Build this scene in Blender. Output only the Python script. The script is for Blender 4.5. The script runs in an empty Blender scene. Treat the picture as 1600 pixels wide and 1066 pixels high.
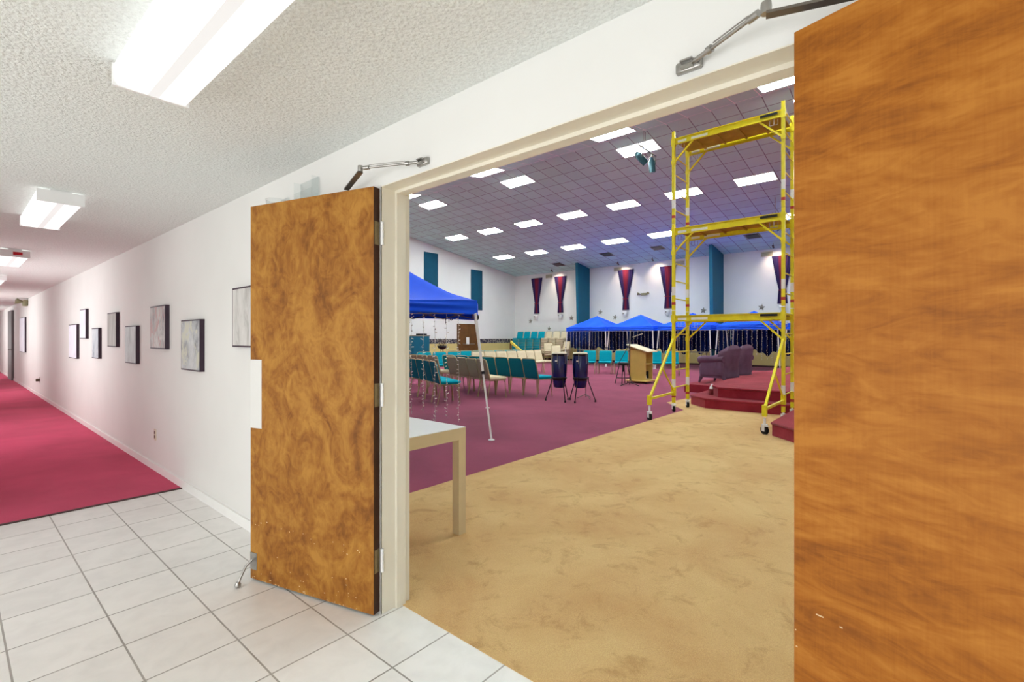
import bpy, math, random
from mathutils import Vector, Matrix, Euler
random.seed(7)
PI = math.pi
scene = bpy.context.scene
COL = scene.collection

# ------------------------------------------------------------------ camera, world, exposure
CAM_YAW = math.radians(40.46)
cam_d = bpy.data.cameras.new('camera'); cam = bpy.data.objects.new('camera', cam_d); COL.objects.link(cam)
cam.location = (0, 0, 1.39)
cam.rotation_euler = (PI/2, 0, CAM_YAW - PI/2)
cam_d.sensor_width = 36.0; cam_d.lens = 754.0/1600*36
cam_d.shift_y = -(533-527.5)/1600
cam_d.clip_start = 0.02; cam_d.clip_end = 200
scene.camera = cam
w = bpy.data.worlds.new('world'); scene.world = w; w.use_nodes = True
w.node_tree.nodes['Background'].inputs[0].default_value = (0.98, 0.98, 0.975, 1)
w.node_tree.nodes['Background'].inputs[1].default_value = 2.4
scene.view_settings.view_transform = 'Standard'; scene.view_settings.look = 'None'
scene.view_settings.exposure = 0.85; scene.view_settings.gamma = 1.0
scene.view_settings.use_curve_mapping = False
scene.cycles.max_bounces = 10; scene.cycles.diffuse_bounces = 7; scene.cycles.glossy_bounces = 4
scene.cycles.transmission_bounces = 6; scene.cycles.transparent_max_bounces = 12
scene.cycles.caustics_reflective = False; scene.cycles.caustics_refractive = False
scene.cycles.sample_clamp_indirect = 6.0
scene.cycles.use_denoising = True
E_HALL = 18.5      # hall light panels
E_CORR = 0.68      # corridor fixtures

# ------------------------------------------------------------------ materials
def lin(c):
    return tuple(((v/255)/12.92 if v/255 <= 0.04045 else ((v/255+0.055)/1.055)**2.4) for v in c)
MATS = {}
class NT:
    def __init__(s, name, rough=0.6, metal=0.0, spec=0.3):
        s.m = bpy.data.materials.new(name); s.m.use_nodes = True; s.t = s.m.node_tree
        s.b = s.t.nodes['Principled BSDF']; s.out = s.t.nodes['Material Output']
        s.b.inputs['Roughness'].default_value = rough; s.b.inputs['Metallic'].default_value = metal
        s.b.inputs['Specular IOR Level'].default_value = spec
        MATS[name] = s.m
    def n(s, t, **kw):
        nd = s.t.nodes.new(t)
        for k, v in kw.items(): setattr(nd, k, v)
        return nd
    def l(s, a, b): s.t.links.new(a, b)
    def math(s, op, a, b=None, c=None):
        nd = s.n('ShaderNodeMath', operation=op)
        for i, v in enumerate((a, b, c)):
            if v is None: continue
            if isinstance(v, (int, float)): nd.inputs[i].default_value = v
            else: s.l(v, nd.inputs[i])
        return nd.outputs[0]
    def coord(s, scale=(1, 1, 1), loc=(0, 0, 0), rot=(0, 0, 0)):
        tc = s.n('ShaderNodeTexCoord'); mp = s.n('ShaderNodeMapping')
        mp.inputs['Scale'].default_value = scale; mp.inputs['Location'].default_value = loc; mp.inputs['Rotation'].default_value = rot
        s.l(tc.outputs['Object'], mp.inputs['Vector']); return mp.outputs[0]
    def noise(s, vec, scale, detail=3, rough=0.55, dist=0.0):
        nd = s.n('ShaderNodeTexNoise'); nd.inputs['Scale'].default_value = scale; nd.inputs['Detail'].default_value = detail
        nd.inputs['Roughness'].default_value = rough; nd.inputs['Distortion'].default_value = dist
        s.l(vec, nd.inputs['Vector']); return nd.outputs['Fac']
    def ramp(s, fac, stops, interp='LINEAR'):
        r = s.n('ShaderNodeValToRGB'); r.color_ramp.interpolation = interp
        e = r.color_ramp.elements
        while len(e) < len(stops): e.new(0.5)
        for i, (p, c) in enumerate(stops): e[i].position = p; e[i].color = (*c, 1)
        s.l(fac, r.inputs[0]); return r.outputs[0]
    def mix(s, fac, a, b, mode='MIX'):
        nd = s.n('ShaderNodeMix', data_type='RGBA', blend_type=mode)
        if isinstance(fac, (int, float)): nd.inputs[0].default_value = fac
        else: s.l(fac, nd.inputs[0])
        for i, v in ((6, a), (7, b)):
            if isinstance(v, tuple): nd.inputs[i].default_value = (*v, 1)
            else: s.l(v, nd.inputs[i])
        return nd.outputs[2]
    def col(s, v):
        if isinstance(v, tuple): s.b.inputs['Base Color'].default_value = (*v, 1)
        else: s.l(v, s.b.inputs['Base Color'])
    def bump(s, h, strength=0.3, dist=0.01):
        bp = s.n('ShaderNodeBump'); bp.inputs['Strength'].default_value = strength; bp.inputs['Distance'].default_value = dist
        s.l(h, bp.inputs['Height']); s.l(bp.outputs[0], s.b.inputs['Normal'])

def soft(name, rgb, var=0.08, scale=6, rough=0.6, metal=0.0, spec=0.3, bump=0.0, bscale=200):
    """plain painted / woven surface with a slight procedural unevenness"""
    t = NT(name, rough, metal, spec); c = lin(rgb); v = t.coord()
    f = t.noise(v, scale, 4)
    t.col(t.ramp(f, [(0.3, tuple(x*(1-var) for x in c)), (0.7, tuple(min(1, x*(1+var)) for x in c))]))
    if bump: t.bump(t.noise(v, bscale, 2), bump, 0.004)
    return t.m
def emit(name, rgb, strength):
    t = NT(name, 0.5); t.col(tuple(0.25*c for c in rgb)); t.b.inputs['Emission Color'].default_value = (*rgb, 1)
    t.b.inputs['Emission Strength'].default_value = strength; return t.m

# --- walls and ceilings
t = NT('wall_paint', 0.75, spec=0.2); v = t.coord()
t.col(t.ramp(t.noise(v, 0.9, 3), [(0.3, lin((222, 222, 219))), (0.7, lin((229, 229, 226)))])); t.bump(t.noise(v, 260, 2), 0.12, 0.002)
t = NT('hall_wall_paint', 0.8, spec=0.15); v = t.coord()
t.col(t.ramp(t.noise(v, 0.5, 3), [(0.3, lin((226, 226, 224))), (0.7, lin((234, 234, 232)))]))
t = NT('popcorn_ceiling', 0.95, spec=0.05); v = t.coord()
vo = t.n('ShaderNodeTexVoronoi'); vo.inputs['Scale'].default_value = 70; t.l(v, vo.inputs['Vector'])
nz = t.noise(v, 55, 5, 0.7)
h = t.math('ADD', t.math('MULTIPLY', nz, 1.3), t.math('MULTIPLY', vo.outputs['Distance'], -0.5))
t.col(t.ramp(nz, [(0.3, lin((226, 229, 226))), (0.6, lin((242, 246, 243)))])); t.bump(h, 0.8, 0.012)
def grid_mask(t, vec, px, py, ox, oy, wdt):
    sp = t.n('ShaderNodeSeparateXYZ'); t.l(vec, sp.inputs[0])
    outs = []
    for o, p, of in ((0, px, ox), (1, py, oy)):
        a = t.math('DIVIDE', t.math('SUBTRACT', sp.outputs[o], of), p)
        fr = t.math('FRACT', a)
        d = t.math('MULTIPLY', t.math('MINIMUM', fr, t.math('SUBTRACT', 1.0, fr)), p)
        outs.append((t.math('LESS_THAN', d, wdt/2), t.math('FLOOR', a)))
    return t.math('MAXIMUM', outs[0][0], outs[1][0]), outs[0][1], outs[1][1]
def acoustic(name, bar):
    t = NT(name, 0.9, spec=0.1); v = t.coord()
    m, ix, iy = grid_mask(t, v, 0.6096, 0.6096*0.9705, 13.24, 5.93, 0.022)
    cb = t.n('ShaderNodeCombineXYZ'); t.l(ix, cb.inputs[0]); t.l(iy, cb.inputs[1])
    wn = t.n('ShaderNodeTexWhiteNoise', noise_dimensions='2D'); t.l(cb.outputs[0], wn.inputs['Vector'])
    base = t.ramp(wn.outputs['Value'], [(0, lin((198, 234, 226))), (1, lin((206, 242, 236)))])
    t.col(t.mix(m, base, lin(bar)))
acoustic('acoustic_tile', (138, 150, 156)); acoustic('acoustic_tile_near_sheen', (255, 255, 255))  # near-slope bars painted white to stand for lamp sheen on them
# --- floors
t = NT('floor_tile', 0.32, spec=0.45); v = t.coord(); T_ = 0.3485
m, ix, iy = grid_mask(t, v, T_, T_, 0.498*T_, 8.880*T_, 0.0075)
cb = t.n('ShaderNodeCombineXYZ'); t.l(ix, cb.inputs[0]); t.l(iy, cb.inputs[1])
wn = t.n('ShaderNodeTexWhiteNoise', noise_dimensions='2D'); t.l(cb.outputs[0], wn.inputs['Vector'])
base = t.mix(0.5, t.ramp(wn.outputs['Value'], [(0, lin((228, 226, 223))), (1, lin((238, 236, 233)))]),
             t.ramp(t.noise(v, 7, 5, 0.6, 0.5), [(0.3, lin((222, 221, 218))), (0.6, lin((240, 239, 236)))]))
t.col(t.mix(m, base, t.ramp(t.noise(v, 2.2, 3), [(0.3, lin((138, 134, 128))), (0.7, lin((176, 172, 166)))])))
t.bump(t.math('SUBTRACT', 1.0, m), 0.35, 0.003)
def carpet(name, c0, c1, stain=None, sscale=1.2, streak=(1, 1, 1)):
    t = NT(name, 0.95, spec=0.03); v = t.coord(); vs = t.coord(scale=streak)
    a = t.ramp(t.noise(vs, sscale, 6, 0.62, 0.4), [(0.32, lin(c0)), (0.62, lin(c1))])
    if stain:
        f = t.ramp(t.noise(t.coord(scale=(1, 1, 1), loc=(3, 5, 0)), 5.0, 7, 0.72, 0.6), [(0.34, (1, 1, 1)), (0.47, (0, 0, 0))])
        a = t.mix(t.math('MULTIPLY', f, 0.55), a, lin(stain))
    f2 = t.noise(v, 240, 2)
    a = t.mix(0.18, a, t.ramp(f2, [(0.3, (0.05, 0.05, 0.05)), (0.7, (1, 1, 1))]), 'OVERLAY')
    t.col(a); t.bump(f2, 0.6, 0.006)
    t.b.inputs['Sheen Weight'].default_value = 0.15
carpet('carpet_red', (190, 46, 88), (214, 62, 106), sscale=0.9)
carpet('carpet_tan', (196, 154, 100), (213, 178, 122), (170, 128, 76), 1.3)
carpet('carpet_maroon', (128, 52, 78), (148, 64, 92), sscale=0.8)
carpet('carpet_stage', (132, 34, 48), (156, 50, 64), sscale=2.5)
# --- door veneers
def veneer(name, dark, mid, light, sx, sz, seed, rot=0.0):
    t = NT(name, 0.48, spec=0.2)
    v = t.coord(scale=(sx, 1, sz), loc=(seed, 0, seed), rot=(0, rot, 0))
    n1 = t.noise(v, 1.6, 5, 0.6, 1.6); n2 = t.noise(v, 5.5, 4, 0.6, 2.2)
    g = t.noise(t.coord(scale=(60, 1, 3), loc=(seed, 0, 0)), 3, 3)
    f = t.math('ADD', t.math('ADD', t.math('MULTIPLY', n1, 0.62), t.math('MULTIPLY', n2, 0.33)), t.math('MULTIPLY', g, 0.10))
    t.col(t.ramp(f, [(0.38, lin(dark)), (0.50, lin(mid)), (0.63, lin(light))]))
    t.bump(g, 0.06, 0.001)
veneer('veneer_left', (110, 64, 22), (146, 94, 34), (172, 122, 52), 2.2, 1.7, 3.0)
veneer('veneer_right', (128, 72, 18), (156, 93, 26), (174, 112, 40), 1.2, 4.2, 9.0, 0.35)
soft('door_edge', (66, 40, 24), 0.15, 30, 0.5)
soft('pale_veneer_chip', (206, 178, 136), 0.1, 40)
soft('frame_paint', (226, 221, 206), 0.03, 3, 0.45, spec=0.4)
soft('steel', (170, 168, 164), 0.1, 20, 0.32, 0.9)
soft('dark_steel', (120, 114, 106), 0.1, 20, 0.4, 0.8)
soft('hinge_brass', (150, 132, 96), 0.15, 60, 0.4, 0.7)
soft('white_plastic', (238, 238, 236), 0.02, 5, 0.4)
soft('patch_grey', (214, 213, 210), 0.02, 5, 0.6)
soft('ivory_plastic', (214, 206, 186), 0.03, 5, 0.4)
soft('brown_plastic', (94, 74, 54), 0.05, 5, 0.4)
soft('black_plastic', (22, 22, 24), 0.1, 10, 0.4)
soft('rubber', (18, 18, 18), 0.1, 10, 0.7)
soft('white_metal', (232, 232, 232), 0.02, 5, 0.35)
soft('scaffold_yellow', (224, 208, 26), 0.10, 9, 0.42, spec=0.4)
soft('scaffold_deck', (176, 150, 60), 0.18, 5, 0.7)
soft('sticker_red', (176, 62, 48), 0.2, 60); soft('sticker_white', (226, 224, 218), 0.05, 60)
soft('sticker_black', (30, 28, 26), 0.1, 60)
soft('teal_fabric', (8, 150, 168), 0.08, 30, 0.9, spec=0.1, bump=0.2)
soft('teal_fabric_back', (14, 104, 122), 0.08, 30, 0.9, spec=0.1, bump=0.2)  # same teal cloth, darkened to paint in the shade on the rear
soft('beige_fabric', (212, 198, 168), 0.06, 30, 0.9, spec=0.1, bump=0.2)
soft('beige_fabric_back', (150, 134, 112), 0.06, 30, 0.9, spec=0.1, bump=0.2)  # same beige cloth with the rear's shade put into its colour
soft('chair_frame', (176, 160, 120), 0.08, 20, 0.35, 0.55)
soft('teal_paint', (10, 92, 118), 0.06, 2, 0.6)
soft('teal_panel', (16, 78, 104), 0.08, 3, 0.85)
soft('canopy_blue', (16, 86, 236), 0.06, 2, 0.55, spec=0.25)
soft('purple_upholstery', (106, 82, 102), 0.14, 5, 0.85, spec=0.1)
soft('blonde_wood', (206, 176, 96), 0.06, 4, 0.45)
soft('blonde_wood_top', (226, 210, 178), 0.04, 4, 0.45)
soft('table_white', (226, 224, 222), 0.02, 3, 0.35)
soft('table_birch', (206, 188, 152), 0.05, 5, 0.5)
soft('wainscot_cream', (216, 200, 132), 0.05, 1.5, 0.7)
soft('drum_blue', (10, 20, 80), 0.35, 4, 0.22, spec=0.6)
soft('drum_skin', (226, 216, 194), 0.05, 8, 0.6)
soft('drum_black', (14, 12, 18), 0.2, 6, 0.3)
soft('teal_can', (44, 76, 84), 0.12, 12, 0.4, 0.3)
soft('yellow_rail', (214, 196, 70), 0.06, 6, 0.5)
soft('tissue_box', (126, 44, 50), 0.3, 40); soft('tissue', (246, 244, 242), 0.02, 20)
soft('grey_door', (116, 114, 114), 0.04, 2, 0.6)
soft('dark_wood', (104, 70, 34), 0.22, 3, 0.55)
soft('olive_metal', (138, 134, 104), 0.06, 8, 0.5)
soft('star_metal', (150, 146, 134), 0.12, 20, 0.4, 0.5)
soft('baseboard_dark', (70, 44, 44), 0.1, 3, 0.6)
soft('table_grey', (150, 142, 122), 0.05, 3, 0.6)
soft('red_print', (196, 30, 44), 0.05, 40); soft('black_print', (20, 20, 22), 0.05, 40)
soft('canvas_edge', (60, 46, 58), 0.1, 20, 0.6)
emit('light_panel', (0.90, 1.0, 0.985), E_HALL)
emit('corridor_light', (1.0, 0.985, 0.965), E_CORR); emit('corridor_light_seam', (1.0, 0.985, 0.965), 0.40)
soft('led', (244, 240, 228), 0.1, 40, 0.4)
emit('spot_lens', (1.0, 0.88, 0.74), 4.0)
t = NT('string_wire', 0.6); t.col(lin((205, 202, 194)))
def clear(name, gloss, tint=(1, 1, 1)):
    t = NT(name, 0.05); tr = t.n('ShaderNodeBsdfTransparent'); tr.inputs[0].default_value = (*tint, 1); gl = t.n('ShaderNodeBsdfGlossy'); gl.inputs['Roughness'].default_value = 0.04
    fr = t.n('ShaderNodeLayerWeight'); mx = t.n('ShaderNodeMixShader')
    t.l(t.math('MULTIPLY', t.math('POWER', fr.outputs['Facing'], 2.0), gloss), mx.inputs[0]); t.l(tr.outputs[0], mx.inputs[1]); t.l(gl.outputs[0], mx.inputs[2]); t.l(mx.outputs[0], t.out.inputs[0])
clear('acrylic', 0.35, (0.95, 0.965, 0.965)); clear('window_glass', 0.25)
# border paper: navy band with pale motif
t = NT('border_paper', 0.8, spec=0.1); v = t.coord()
vo = t.n('ShaderNodeTexVoronoi'); vo.inputs['Scale'].default_value = 11; t.l(v, vo.inputs['Vector'])
t.col(t.ramp(vo.outputs['Distance'], [(0.25, lin((186, 180, 164))), (0.42, lin((110, 106, 104))), (0.6, lin((60, 60, 76)))]))
# backdrop: navy gathered cloth
t = NT('navy_backdrop', 0.85, spec=0.1); v = t.coord(scale=(1, 1, 0.15))
t.col(t.ramp(t.noise(v, 5, 4, 0.6), [(0.35, lin((10, 12, 32))), (0.5, lin((16, 32, 84))), (0.66, lin((22, 54, 122)))]))
# swag: red centre, purple sides (dyed bands that follow the cloth: x is the local width fraction)
t = NT('swag_cloth', 0.7, spec=0.15)
at = t.n('ShaderNodeAttribute', attribute_name='wfrac'); vv = t.n('ShaderNodeSeparateXYZ'); t.l(at.outputs['Vector'], vv.inputs[0])
fc = t.math('ABSOLUTE', vv.outputs[0])
t.col(t.ramp(fc, [(0.0, lin((132, 40, 62))), (0.28, lin((116, 38, 62))), (0.48, lin((58, 42, 92))), (1.0, lin((40, 34, 76)))]))
def canvas(name, c, sx=1.0, sz=1.0, seed=0.0, blotch=None, scale=3.5):
    t = NT(name, 0.5, spec=0.3); v = t.coord(scale=(1, sx, sz), loc=(0, seed, seed))
    a = t.ramp(t.noise(v, scale, 6, 0.65, 0.8), [(0.30, lin(c[0])), (0.5, lin(c[1])), (0.70, lin(c[2]))])
    if blotch:
        f = t.ramp(t.noise(v, scale*1.7, 4, 0.6, 1.0), [(0.52, (0, 0, 0)), (0.60, (1, 1, 1))])
        a = t.mix(f, a, lin(blotch))
    t.col(a)
G = ((120, 120, 120), (176, 178, 176), (206, 206, 202))
canvas('art_a', ((150, 148, 144), (198, 196, 192), (214, 212, 208)), 3, 0.8, 1)
canvas('art_b', ((96, 96, 102), (168, 172, 174), (200, 202, 202)), 1.2, 1, 5, (190, 190, 172))
canvas('art_c', ((104, 96, 100), (170, 166, 164), (204, 200, 196)), 1.6, 1, 9, (172, 136, 132), 5)
canvas('art_d', ((150, 158, 158), (182, 190, 190), (200, 206, 206)), 2, 0.6, 12)
canvas('art_e', ((128, 128, 124), (164, 164, 158), (190, 190, 186)), 6, 0.5, 15)
canvas('art_f', ((120, 132, 146), (178, 188, 196), (216, 220, 222)), 1.5, 1, 19)
canvas('art_glare', ((212, 212, 226), (226, 226, 238), (236, 236, 244)), 1, 1, 22)  # window glare off picture glass, painted in as pale canvas colour

# ------------------------------------------------------------------ mesh builder
class MB:
    def __init__(s): s.v = []; s.f = []; s.sm = []; s.mi = []; s.cur = 0; s.M = None
    def _add(s, vs, fs, smooth=False):
        b = len(s.v)
        for p in vs:
            p = Vector(p); s.v.append(tuple(s.M @ p) if s.M is not None else tuple(p))
        for f in fs: s.f.append([b+i for i in f]); s.sm.append(smooth); s.mi.append(s.cur)
        return s
    def box(s, x0, x1, y0, y1, z0, z1):
        return s._add([(x0,y0,z0),(x1,y0,z0),(x1,y1,z0),(x0,y1,z0),(x0,y0,z1),(x1,y0,z1),(x1,y1,z1),(x0,y1,z1)],
                      [(0,3,2,1),(4,5,6,7),(0,1,5,4),(1,2,6,5),(2,3,7,6),(3,0,4,7)])
    def rbox(s, x0, x1, y0, y1, z0, z1, r):
        """box with bevelled edges all round"""
        pts = []; 
        def ring(z, k):
            a = r*k
            return [(x0+r-a+0 if False else x0+(r-a), y0+r, z), (x0+r, y0+(r-a), z), (x1-r, y0+(r-a), z), (x1-(r-a), y0+r, z),
                    (x1-(r-a), y1-r, z), (x1-r, y1-(r-a), z), (x0+r, y1-(r-a), z), (x0+(r-a), y1-r, z)]
        prof = [(z0, 0.0), (z0+r*0.3, 0.7), (z0+r, 1.0), (z1-r, 1.0), (z1-r*0.3, 0.7), (z1, 0.0)]
        for z, k in prof: pts += ring(z, k)
        fs = [tuple(reversed(range(8)))]
        for i in range(5):
            for j in range(8): fs.append((i*8+j, i*8+(j+1)%8, (i+1)*8+(j+1)%8, (i+1)*8+j))
        fs.append(tuple(range(40, 48)))
        return s._add(pts, fs, True)
    def prism(s, poly, z0, z1):
        n = len(poly); vs = [(x,y,z0) for x,y in poly]+[(x,y,z1) for x,y in poly]
        fs = [tuple(reversed(range(n))), tuple(range(n, 2*n))]+[(i,(i+1)%n,n+(i+1)%n,n+i) for i in range(n)]
        return s._add(vs, fs)
    def prismy(s, poly, y0, y1):
        """polygon in xz pushed along y"""
        n = len(poly); vs = [(x,y0,z) for x,z in poly]+[(x,y1,z) for x,z in poly]
        fs = [tuple(range(n)), tuple(reversed(range(n, 2*n)))]+[(i,n+i,n+(i+1)%n,(i+1)%n) for i in range(n)]
        return s._add(vs, fs)
    def prismx(s, poly, x0, x1):
        n = len(poly); vs = [(x0,y,z) for y,z in poly]+[(x1,y,z) for y,z in poly]
        fs = [tuple(reversed(range(n))), tuple(range(n, 2*n))]+[(i,(i+1)%n,n+(i+1)%n,n+i) for i in range(n)]
        return s._add(vs, fs)
    def tube(s, pts, r, seg=8, rs=None, cap=True):
        pts = [Vector(p) for p in pts]; n = len(pts); vs = []; fs = []
        up = None
        for i, p in enumerate(pts):
            d = (pts[min(i+1,n-1)]-pts[max(i-1,0)]).normalized()
            if up is None: up = Vector((0,0,1)) if abs(d.z) < 0.9 else Vector((1,0,0))
            a = d.cross(up).normalized(); b = a.cross(d).normalized(); up = b
            rr = rs[i] if rs else r
            for k in range(seg):
                q = 2*PI*(k+0.5)/seg; vs.append(p + a*math.cos(q)*rr + b*math.sin(q)*rr)
        for i in range(n-1):
            for k in range(seg): fs.append((i*seg+k, i*seg+(k+1)%seg, (i+1)*seg+(k+1)%seg, (i+1)*seg+k))
        s._add(vs, fs, seg > 4)
        if cap: s._add(vs[:seg], [tuple(reversed(range(seg)))]); s._add(vs[-seg:], [tuple(range(seg))])
        return s
    def bar(s, p0, p1, wd, ht):
        """flat rectangular bar between two points"""
        p0, p1 = Vector(p0), Vector(p1); d = (p1-p0).normalized(); up = Vector((0,0,1)) if abs(d.z) < 0.95 else Vector((1,0,0))
        a = d.cross(up).normalized()*wd/2; b = a.cross(d).normalized()*ht/2
        vs = [p+q for p in (p0, p1) for q in (-a-b, a-b, a+b, -a+b)]
        return s._add(vs, [(0,1,2,3),(7,6,5,4),(0,4,5,1),(1,5,6,2),(2,6,7,3),(3,7,4,0)])
    def lathe(s, prof, c=(0,0,0), seg=20, cap=True):
        vs = []; fs = []; n = len(prof)
        for r, z in prof:
            for k in range(seg): q = 2*PI*k/seg; vs.append((c[0]+r*math.cos(q), c[1]+r*math.sin(q), c[2]+z))
        for i in range(n-1):
            for k in range(seg): fs.append((i*seg+k, i*seg+(k+1)%seg, (i+1)*seg+(k+1)%seg, (i+1)*seg+k))
        s._add(vs, fs, True)
        if cap: s._add(vs[:seg], [tuple(reversed(range(seg)))]); s._add(vs[-seg:], [tuple(range(seg))])
        return s
    def grid(s, fn, nu, nv, smooth=True, wrap=False):
        vs = [fn(i/nu, j/nv) for j in range(nv+1) for i in range(nu+1)]
        fs = [(j*(nu+1)+i, j*(nu+1)+i+1, (j+1)*(nu+1)+i+1, (j+1)*(nu+1)+i) for j in range(nv) for i in range(nu)]
        return s._add(vs, fs, smooth)
    def mesh(s, name, mats):
        me = bpy.data.meshes.new(name); me.from_pydata(s.v, [], s.f)
        me.polygons.foreach_set('use_smooth', s.sm); me.polygons.foreach_set('material_index', s.mi)
        for m in (mats if isinstance(mats, (list, tuple)) else [mats]): me.materials.append(MATS[m])
        me.update(); return me
    def build(s, name, mats, parent=None, loc=None, rot=None):
        o = bpy.data.objects.new(name, s.mesh(name, mats)); COL.objects.link(o)
        if parent is not None: o.parent = parent
        if loc: o.location = loc
        if rot: o.rotation_euler = rot
        return o
def tag(o, label=None, cat=None, group=None, kind=None):
    if label: o['label'] = label
    if cat: o['category'] = cat
    if group: o['group'] = group
    if kind: o['kind'] = kind
    return o
def thing(name, label, cat, loc=(0,0,0), rz=0.0, group=None):
    o = bpy.data.objects.new(name, None); COL.objects.link(o); o.empty_display_size = 0.1
    o.location = loc; o.rotation_euler = (0, 0, rz); return tag(o, label, cat, group)
def struct(name, mb, mat): return tag(mb.build(name, mat), kind='structure')
KIDS = {}
def dup(root, loc, rz, label, group=None):
    if root not in KIDS:
        ks = {}
        for o in COL.objects:
            if o.parent: ks.setdefault(o.parent, []).append(o)
        KIDS[root] = [(c, [(g, []) for g in ks.get(c, [])]) for c in ks.get(root, [])]
    r = root.copy(); COL.objects.link(r); r.location = loc; r.rotation_euler = (0, 0, rz); r['label'] = label
    if group: r['group'] = group
    for c, gs in KIDS[root]:
        cc = c.copy(); COL.objects.link(cc); cc.parent = r
        for g, _ in gs:
            gg = g.copy(); COL.objects.link(gg); gg.parent = cc
    return r
def text_mesh(name, txt, size, mat, parent, M, depth=0.003, shear=0.0):
    cu = bpy.data.curves.new(name, 'FONT'); cu.body = txt; cu.size = size; cu.extrude = depth; cu.shear = shear
    cu.align_x = 'CENTER'; cu.align_y = 'CENTER'
    tmp = bpy.data.objects.new(name+'_t', cu); COL.objects.link(tmp)
    dg = bpy.context.evaluated_depsgraph_get(); me = bpy.data.meshes.new_from_object(tmp.evaluated_get(dg))
    bpy.data.objects.remove(tmp); me.materials.clear(); me.materials.append(MATS[mat])
    me.transform(M); o = bpy.data.objects.new(name, me); COL.objects.link(o); o.parent = parent; return o
ORD = ['', 'second ', 'third ', 'fourth ', 'fifth ', 'sixth ', 'seventh ', 'eighth ', 'ninth ', 'tenth ']

# ------------------------------------------------------------------ the setting
WX0, WX1 = 1.42, 1.58            # corridor wall faces
OY0, OY1, OZ = 0.235, 2.075, 2.15  # double-door opening
CEIL = 2.435
RX, RZ, SL = 12.78, 7.205, 0.1456  # ridge of the hall ceiling
XF, YL, YR = 24.7, 20.8, -9.0
FR = 0.0
struct('floor_tile', MB().box(-3.2, 1.537, -4, 5.185, -0.1, 0), 'floor_tile')
struct('floor_corridor', MB().box(-0.6, 1.42, 5.19, 34, -0.1, 0.004), 'carpet_red')
struct('trim_carpet_edge', MB().box(-0.6, 1.42, 5.178, 5.205, -0.05, 0.008), 'baseboard_dark')
tan = [(1.537, YR), (11.0, YR), (11.0, 4.10), (9.99, 4.18), (9.15, 3.485), (1.537, 3.485)]
struct('floor_aisle', MB().prism(tan, -0.1, 0.003), 'carpet_tan')
struct('floor_hall', MB().box(1.58, XF+0.2, YR, YL+0.2, -0.12, 0), 'carpet_maroon')
wl = MB()
wl.box(WX0, WX1, -4, OY0-FR, 0, CEIL+0.08); wl.box(WX0, WX1, OY1+FR, 34, 0, CEIL+0.08); wl.box(WX0, WX1, OY0-FR, OY1+FR, OZ+FR, CEIL+0.08)
struct('wall_right', wl, 'wall_paint')
struct('wall_above_corridor', MB().box(WX0+0.06, WX1, YR, YL+0.2, CEIL+0.08, RZ-SL*(RX-WX1)+0.05), 'hall_wall_paint')
struct('wall_behind_right', MB().box(WX0, WX1, YR, -4, 0, CEIL+0.08), 'hall_wall_paint')
# corridor: opposite wall, foyer, end wall with a glazed opening
wl2 = MB(); ya_ = 5.19
for (w0, w1) in ((8.3, 11.8), (15.5, 19.0), (23.0, 26.5)):
    wl2.box(-0.75, -0.6, ya_, w0, 0, CEIL); wl2.box(-0.75, -0.6, w0, w1, 0, 0.5); wl2.box(-0.75, -0.6, w0, w1, 2.15, CEIL); ya_ = w1
wl2.box(-0.75, -0.6, ya_, 34, 0, CEIL)
struct('wall_left', wl2, 'wall_paint')
def glazing(n_, x, a0, a1, z0, z1):
    g_ = tag(MB().box(x, x+0.01, a0+0.06, a1-0.06, z0+0.06, z1-0.06).build('window_%d' % n_, 'window_glass'), kind='structure')
    f_ = MB(); f_.box(x-0.02, x+0.03, a0, a0+0.06, z0, z1); f_.box(x-0.02, x+0.03, a1-0.06, a1, z0, z1); f_.box(x-0.02, x+0.03, a0+0.06, a1-0.06, z0, z0+0.06); f_.box(x-0.02, x+0.03, a0+0.06, a1-0.06, z1-0.06, z1); f_.build('window_frame', 'steel', g_)
    pl = bpy.data.lights.new('window_portal', 'AREA'); pl.shape = 'RECTANGLE'; pl.size = z1-z0; pl.size_y = a1-a0; pl.cycles.is_portal = True
    po = bpy.data.objects.new('window_portal', pl); COL.objects.link(po); po.location = (x-0.05, (a0+a1)/2, (z0+z1)/2); po.rotation_euler = (0, -PI/2, 0)
for i_, (w0, w1) in enumerate(((8.3, 11.8), (15.5, 19.0), (23.0, 26.5))): glazing(4+i_, -0.68, w0, w1, 0.5, 2.15)
wf = MB(); wf.box(-3.35, -3.2, -4, -3.2, 0, CEIL); wf.box(-3.35, -3.2, 4.4, 5.3, 0, CEIL); wf.box(-3.35, -3.2, -3.2, 4.4, 2.15, CEIL); wf.box(-3.35, -3.2, 0.5, 0.7, 0, 2.15)
struct('wall_foyer_side', wf, 'wall_paint')
for n_, (a0, a1) in enumerate(((-3.2, 0.5), (0.7, 4.4))):
    glazing(n_+2, -3.29, a0, a1, 0.0, 2.15)  # unseen foyer glazing, added so sky light brightens foyer and corridor
struct('wall_foyer_far', MB().box(-3.2, -0.75, 5.19, 5.34, 0, CEIL), 'wall_paint')
struct('wall_foyer_near', MB().box(-3.35, 1.42, -4.15, -4, 0, CEIL), 'wall_paint')
we = MB(); we.box(-0.75, -0.35, 34, 34.15, 0, CEIL); we.box(1.2, 1.58, 34, 34.15, 0, CEIL); we.box(-0.35, 1.2, 34, 34.15, 2.1, CEIL)
struct('wall_corridor_end', we, 'wall_paint')
wn_ = tag(MB().box(-0.35, 1.2, 34.06, 34.07, 0.06, 2.04).build('window_1', 'window_glass'), kind='structure')
fm = MB()
for a in ((-0.35, -0.29), (0.395, 0.455), (1.14, 1.2)): fm.box(a[0], a[1], 34.03, 34.10, 0, 2.1)
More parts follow.
